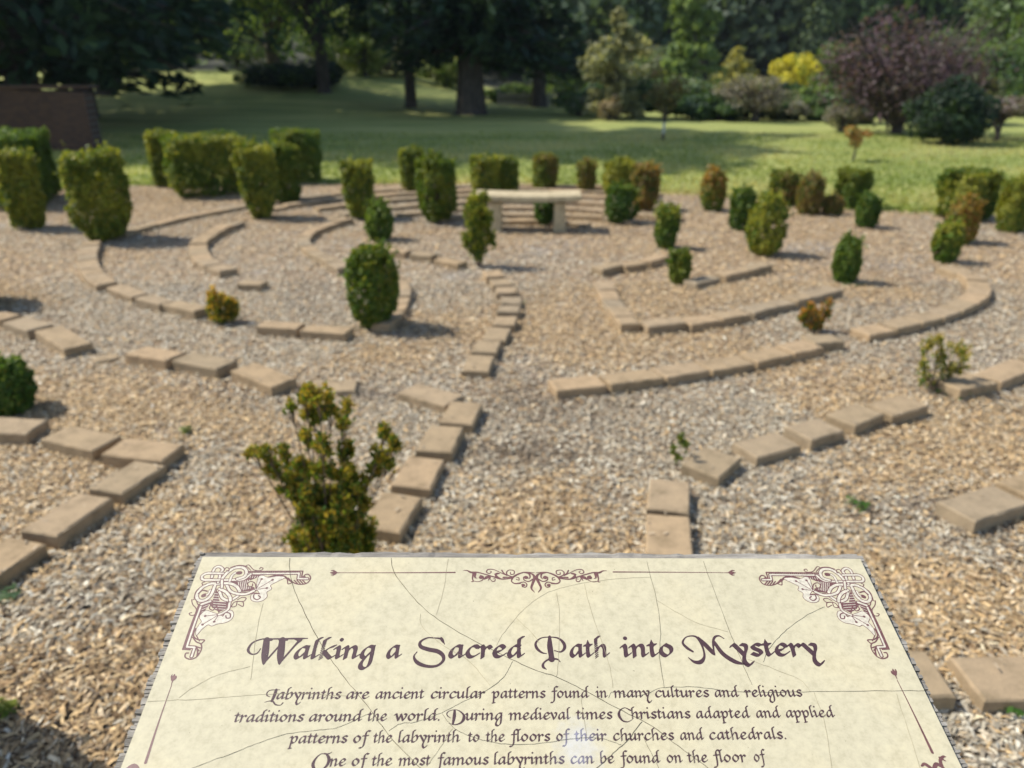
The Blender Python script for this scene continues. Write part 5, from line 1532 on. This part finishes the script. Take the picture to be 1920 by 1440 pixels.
    brown([(290, 500), (340, 460), (400, 470)], 10); brown([(350, 528), (370, 520)], 26); cord([(440, 455), (420, 500), (395, 520)], 10, 6)
    cord([(440, 600), (330, 640)], 14)
    cord([(540, 360), (560, 300), (570, 240), (600, 190), (560, 155), (510, 165), (480, 210), (462, 290)], 14)
    cord([(650, 245), (600, 242), (480, 240), (390, 242), (335, 280), (350, 322), (450, 326), (700, 326), (860, 318), (960, 250)], 14)
    cord([(600, 300), (660, 230), (760, 170), (860, 168), (905, 215), (880, 280), (790, 312)], 17)
    brown([(800, 235), (825, 235)], 26); cord([(690, 340), (720, 270), (760, 235)], 13, 7)
    cord([(590, 330), (590, 420)], 14)
    # outer tendrils
    brown([(620, 205), (640, 170), (680, 175), (680, 210), (650, 205)], 6); brown([(700, 165), (800, 138), (900, 150), (960, 200)], 6); brown([(905, 140), (940, 135), (1000, 195), (1080, 205), (1120, 180), (1090, 165), (1075, 185)], 6)
    brown([(390, 380), (350, 390), (335, 365), (370, 350)], 6); brown([(350, 390), (260, 470), (232, 560)], 6); brown([(200, 580), (215, 640), (260, 700), (240, 770), (190, 780), (170, 755), (200, 745)], 6); brown([(205, 585), (250, 575), (280, 640)], 6)
    # little flower
    for a in ([(790, 580), (850, 550), (900, 560), (870, 600), (800, 600)], [(790, 600), (860, 610), (860, 665), (800, 640)], [(780, 600), (740, 620), (715, 670), (770, 660), (785, 610)]): brown(a, 6)
    Vb, Fb = B.mesh(); Vc, Fc = C.mesh()
    for fl in (False, True):
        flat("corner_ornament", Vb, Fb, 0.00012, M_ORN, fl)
        flat("ornament_inlay", Vc, Fc, 0.00012, M_PALE, fl)
corner_ornament()

def scroll_ornament():
    k = 1920 / 280
    c0, c1 = P(858, 1122), P(1150, 1060)
    B = Field(c0[0] - 0.003, c0[1] - 0.003, P(1006, 1060)[0] + 0.003, c1[1] + 0.005, 0.0003)
    def st(pts, m=1.0):
        q = np.array([(*P(860 + x / k, 1055 + y / k), max(r, 4) * m * PXM / k) for x, y, r in pts])
        B.put(*B.disc(spline(q, 12)))
    st([(60, 100, 3), (110, 102, 8), (160, 125, 14), (240, 125, 10), (340, 150, 9), (440, 180, 10), (540, 210, 10), (640, 205, 10), (700, 190, 12)])
    st([(190, 140, 16), (178, 200, 9), (185, 240, 8), (160, 246, 4)]); st([(215, 140, 14), (210, 190, 10), (235, 200, 4)])
    st([(185, 235, 4), (250, 245, 5), (310, 220, 7), (318, 180, 6), (280, 165, 7)]); st([(285, 190, 26), (300, 190, 22)])
    st([(330, 215, 6), (360, 190, 22), (400, 190, 14), (380, 230, 4)])
    st([(400, 200, 4), (430, 240, 6), (465, 235, 7), (465, 205, 5), (440, 212, 4)])
    st([(620, 165, 8), (540, 130, 6), (450, 90, 6), (380, 88, 8), (358, 120, 7), (390, 140, 7), (420, 120, 6), (400, 105, 4)])
    st([(470, 150, 12), (500, 140, 14), (530, 140, 4)]); st([(480, 170, 16), (510, 190, 10), (550, 210, 5)])
    st([(555, 98, 9), (575, 130, 9), (610, 155, 5)])
    st([(690, 185, 10), (630, 160, 8), (615, 125, 8), (650, 95, 6), (710, 105, 7), (710, 145, 7), (670, 150, 7), (665, 125, 6)])
    st([(575, 190, 12), (620, 188, 9), (690, 190, 5)])
    st([(690, 190, 14), (760, 150, 12), (840, 125, 8), (920, 125, 6), (975, 130, 4)])
    st([(840, 128, 6), (900, 140, 12), (918, 185, 9), (900, 210, 5)]); st([(960, 210, 10), (900, 242, 8), (845, 225, 8), (835, 190, 8), (865, 175, 9)]); st([(865, 192, 24), (875, 192, 22)])
    st([(900, 130, 6), (955, 155, 14), (975, 200, 18), (950, 270, 16), (935, 330, 12), (975, 382, 4)])
    st([(690, 200, 12), (680, 240, 8), (720, 268, 9), (790, 265, 12)]); st([(740, 215, 6), (775, 225, 6), (772, 195, 6), (745, 190, 5)])
    st([(780, 262, 8), (840, 250, 7), (876, 280, 8), (860, 315, 7), (815, 310, 6)]); st([(825, 288, 20), (838, 290, 18)])
    V, Fa = B.mesh()
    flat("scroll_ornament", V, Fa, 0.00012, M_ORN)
    ax = P(1004, 1080)[0]
    V2 = np.column_stack((2 * ax - V[:, 0], V[:, 1]))
    keep = [f[::-1] for f in Fa]
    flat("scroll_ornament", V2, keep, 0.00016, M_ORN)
scroll_ornament()

def rules():
    def st(segs, buds):
        allp = [p for s in segs for p in s] + buds
        q = np.array([P(p[0], p[1]) for p in allp])
        f = Field(q[:, 0].min() - 0.006, q[:, 1].min() - 0.006, q[:, 0].max() + 0.006, q[:, 1].max() + 0.006, 0.00035)
        for s in segs:
            f.put(*f.disc(spline(np.array([(*P(x, y), max(r * PXM, 0.0003)) for x, y, r in s] if len(s) > 3 else [(*P(x, y), max(r * PXM, 0.0003)) for x, y, r in s]), 90 if abs(s[0][0] - s[-1][0]) + abs(s[0][1] - s[-1][1]) > 60 else 16)))
        V, Fa = f.mesh()
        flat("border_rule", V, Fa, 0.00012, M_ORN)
    def bud(x, y, dx, dy):
        def o(a, b, r): return (x + dx * a - dy * b, y + dy * a + dx * b, r)
        return [[o(4, 0, 1.5), o(1, 0, 3.6), o(-3, 0, 2.6), o(-8, 0, 0.7)], [o(12, 0, 0.6), o(4, 0, 1.1)], [o(2, -2, 1.5), o(-2, -4.2, 1.4), o(-6, -4, 0.7)], [o(2, 2, 1.5), o(-2, 4.2, 1.4), o(-6, 4, 0.7)]]
    st([[(630, 1074, 0.5), (740, 1074, 0.9), (853, 1073.5, 1.4)]] + bud(627, 1074, 1, 0), [])
    st([[(1368, 1074, 0.5), (1260, 1073, 0.9), (1150, 1072.5, 1.4)]] + bud(1371, 1074, -1, 0), [])
    st([[(322, 1284, 0.6), (297, 1356, 1.2), (273, 1430, 2.2)]] + bud(325, 1272, -0.3, 0.95), [])
    st([[(1682, 1275, 0.6), (1716, 1344, 1.2), (1748, 1411, 2.2)]] + bud(1677, 1262, 0.4, 0.92), [])
    st([[(1728, 1436, 1.5), (1735, 1433, 2.5), (1752, 1446, 3)], [(1750, 1446, 3), (1756, 1433, 3), (1770, 1441, 2), (1775, 1450, 2)], [(1770, 1444, 2), (1763, 1427, 2.5), (1768, 1419, 2), (1773, 1419, 0.8)], [(1762, 1421, 2), (1773, 1427, 0.8)]], [])
    st([[(232, 1446, 1.5), (250, 1437, 4), (262, 1446, 2)]], [])
rules()

# ------------------------------------------------------------------ the air
def haze():
    m = bpy.data.materials.new("thin_haze")
    m.use_nodes = True
    t = m.node_tree
    t.nodes.remove(t.nodes["Principled BSDF"])
    v = N(t, "ShaderNodeVolumePrincipled")
    v.inputs["Color"].default_value = (0.80, 0.88, 1.0, 1)
    v.inputs["Density"].default_value = 0.0003
    t.links.new(v.outputs[0], t.nodes["Material Output"].inputs["Volume"])
    b = MB()
    b.box((0, 273, 29), (830, 680, 60.6))
    tag(b.build("haze", m), kind="stuff")
haze()
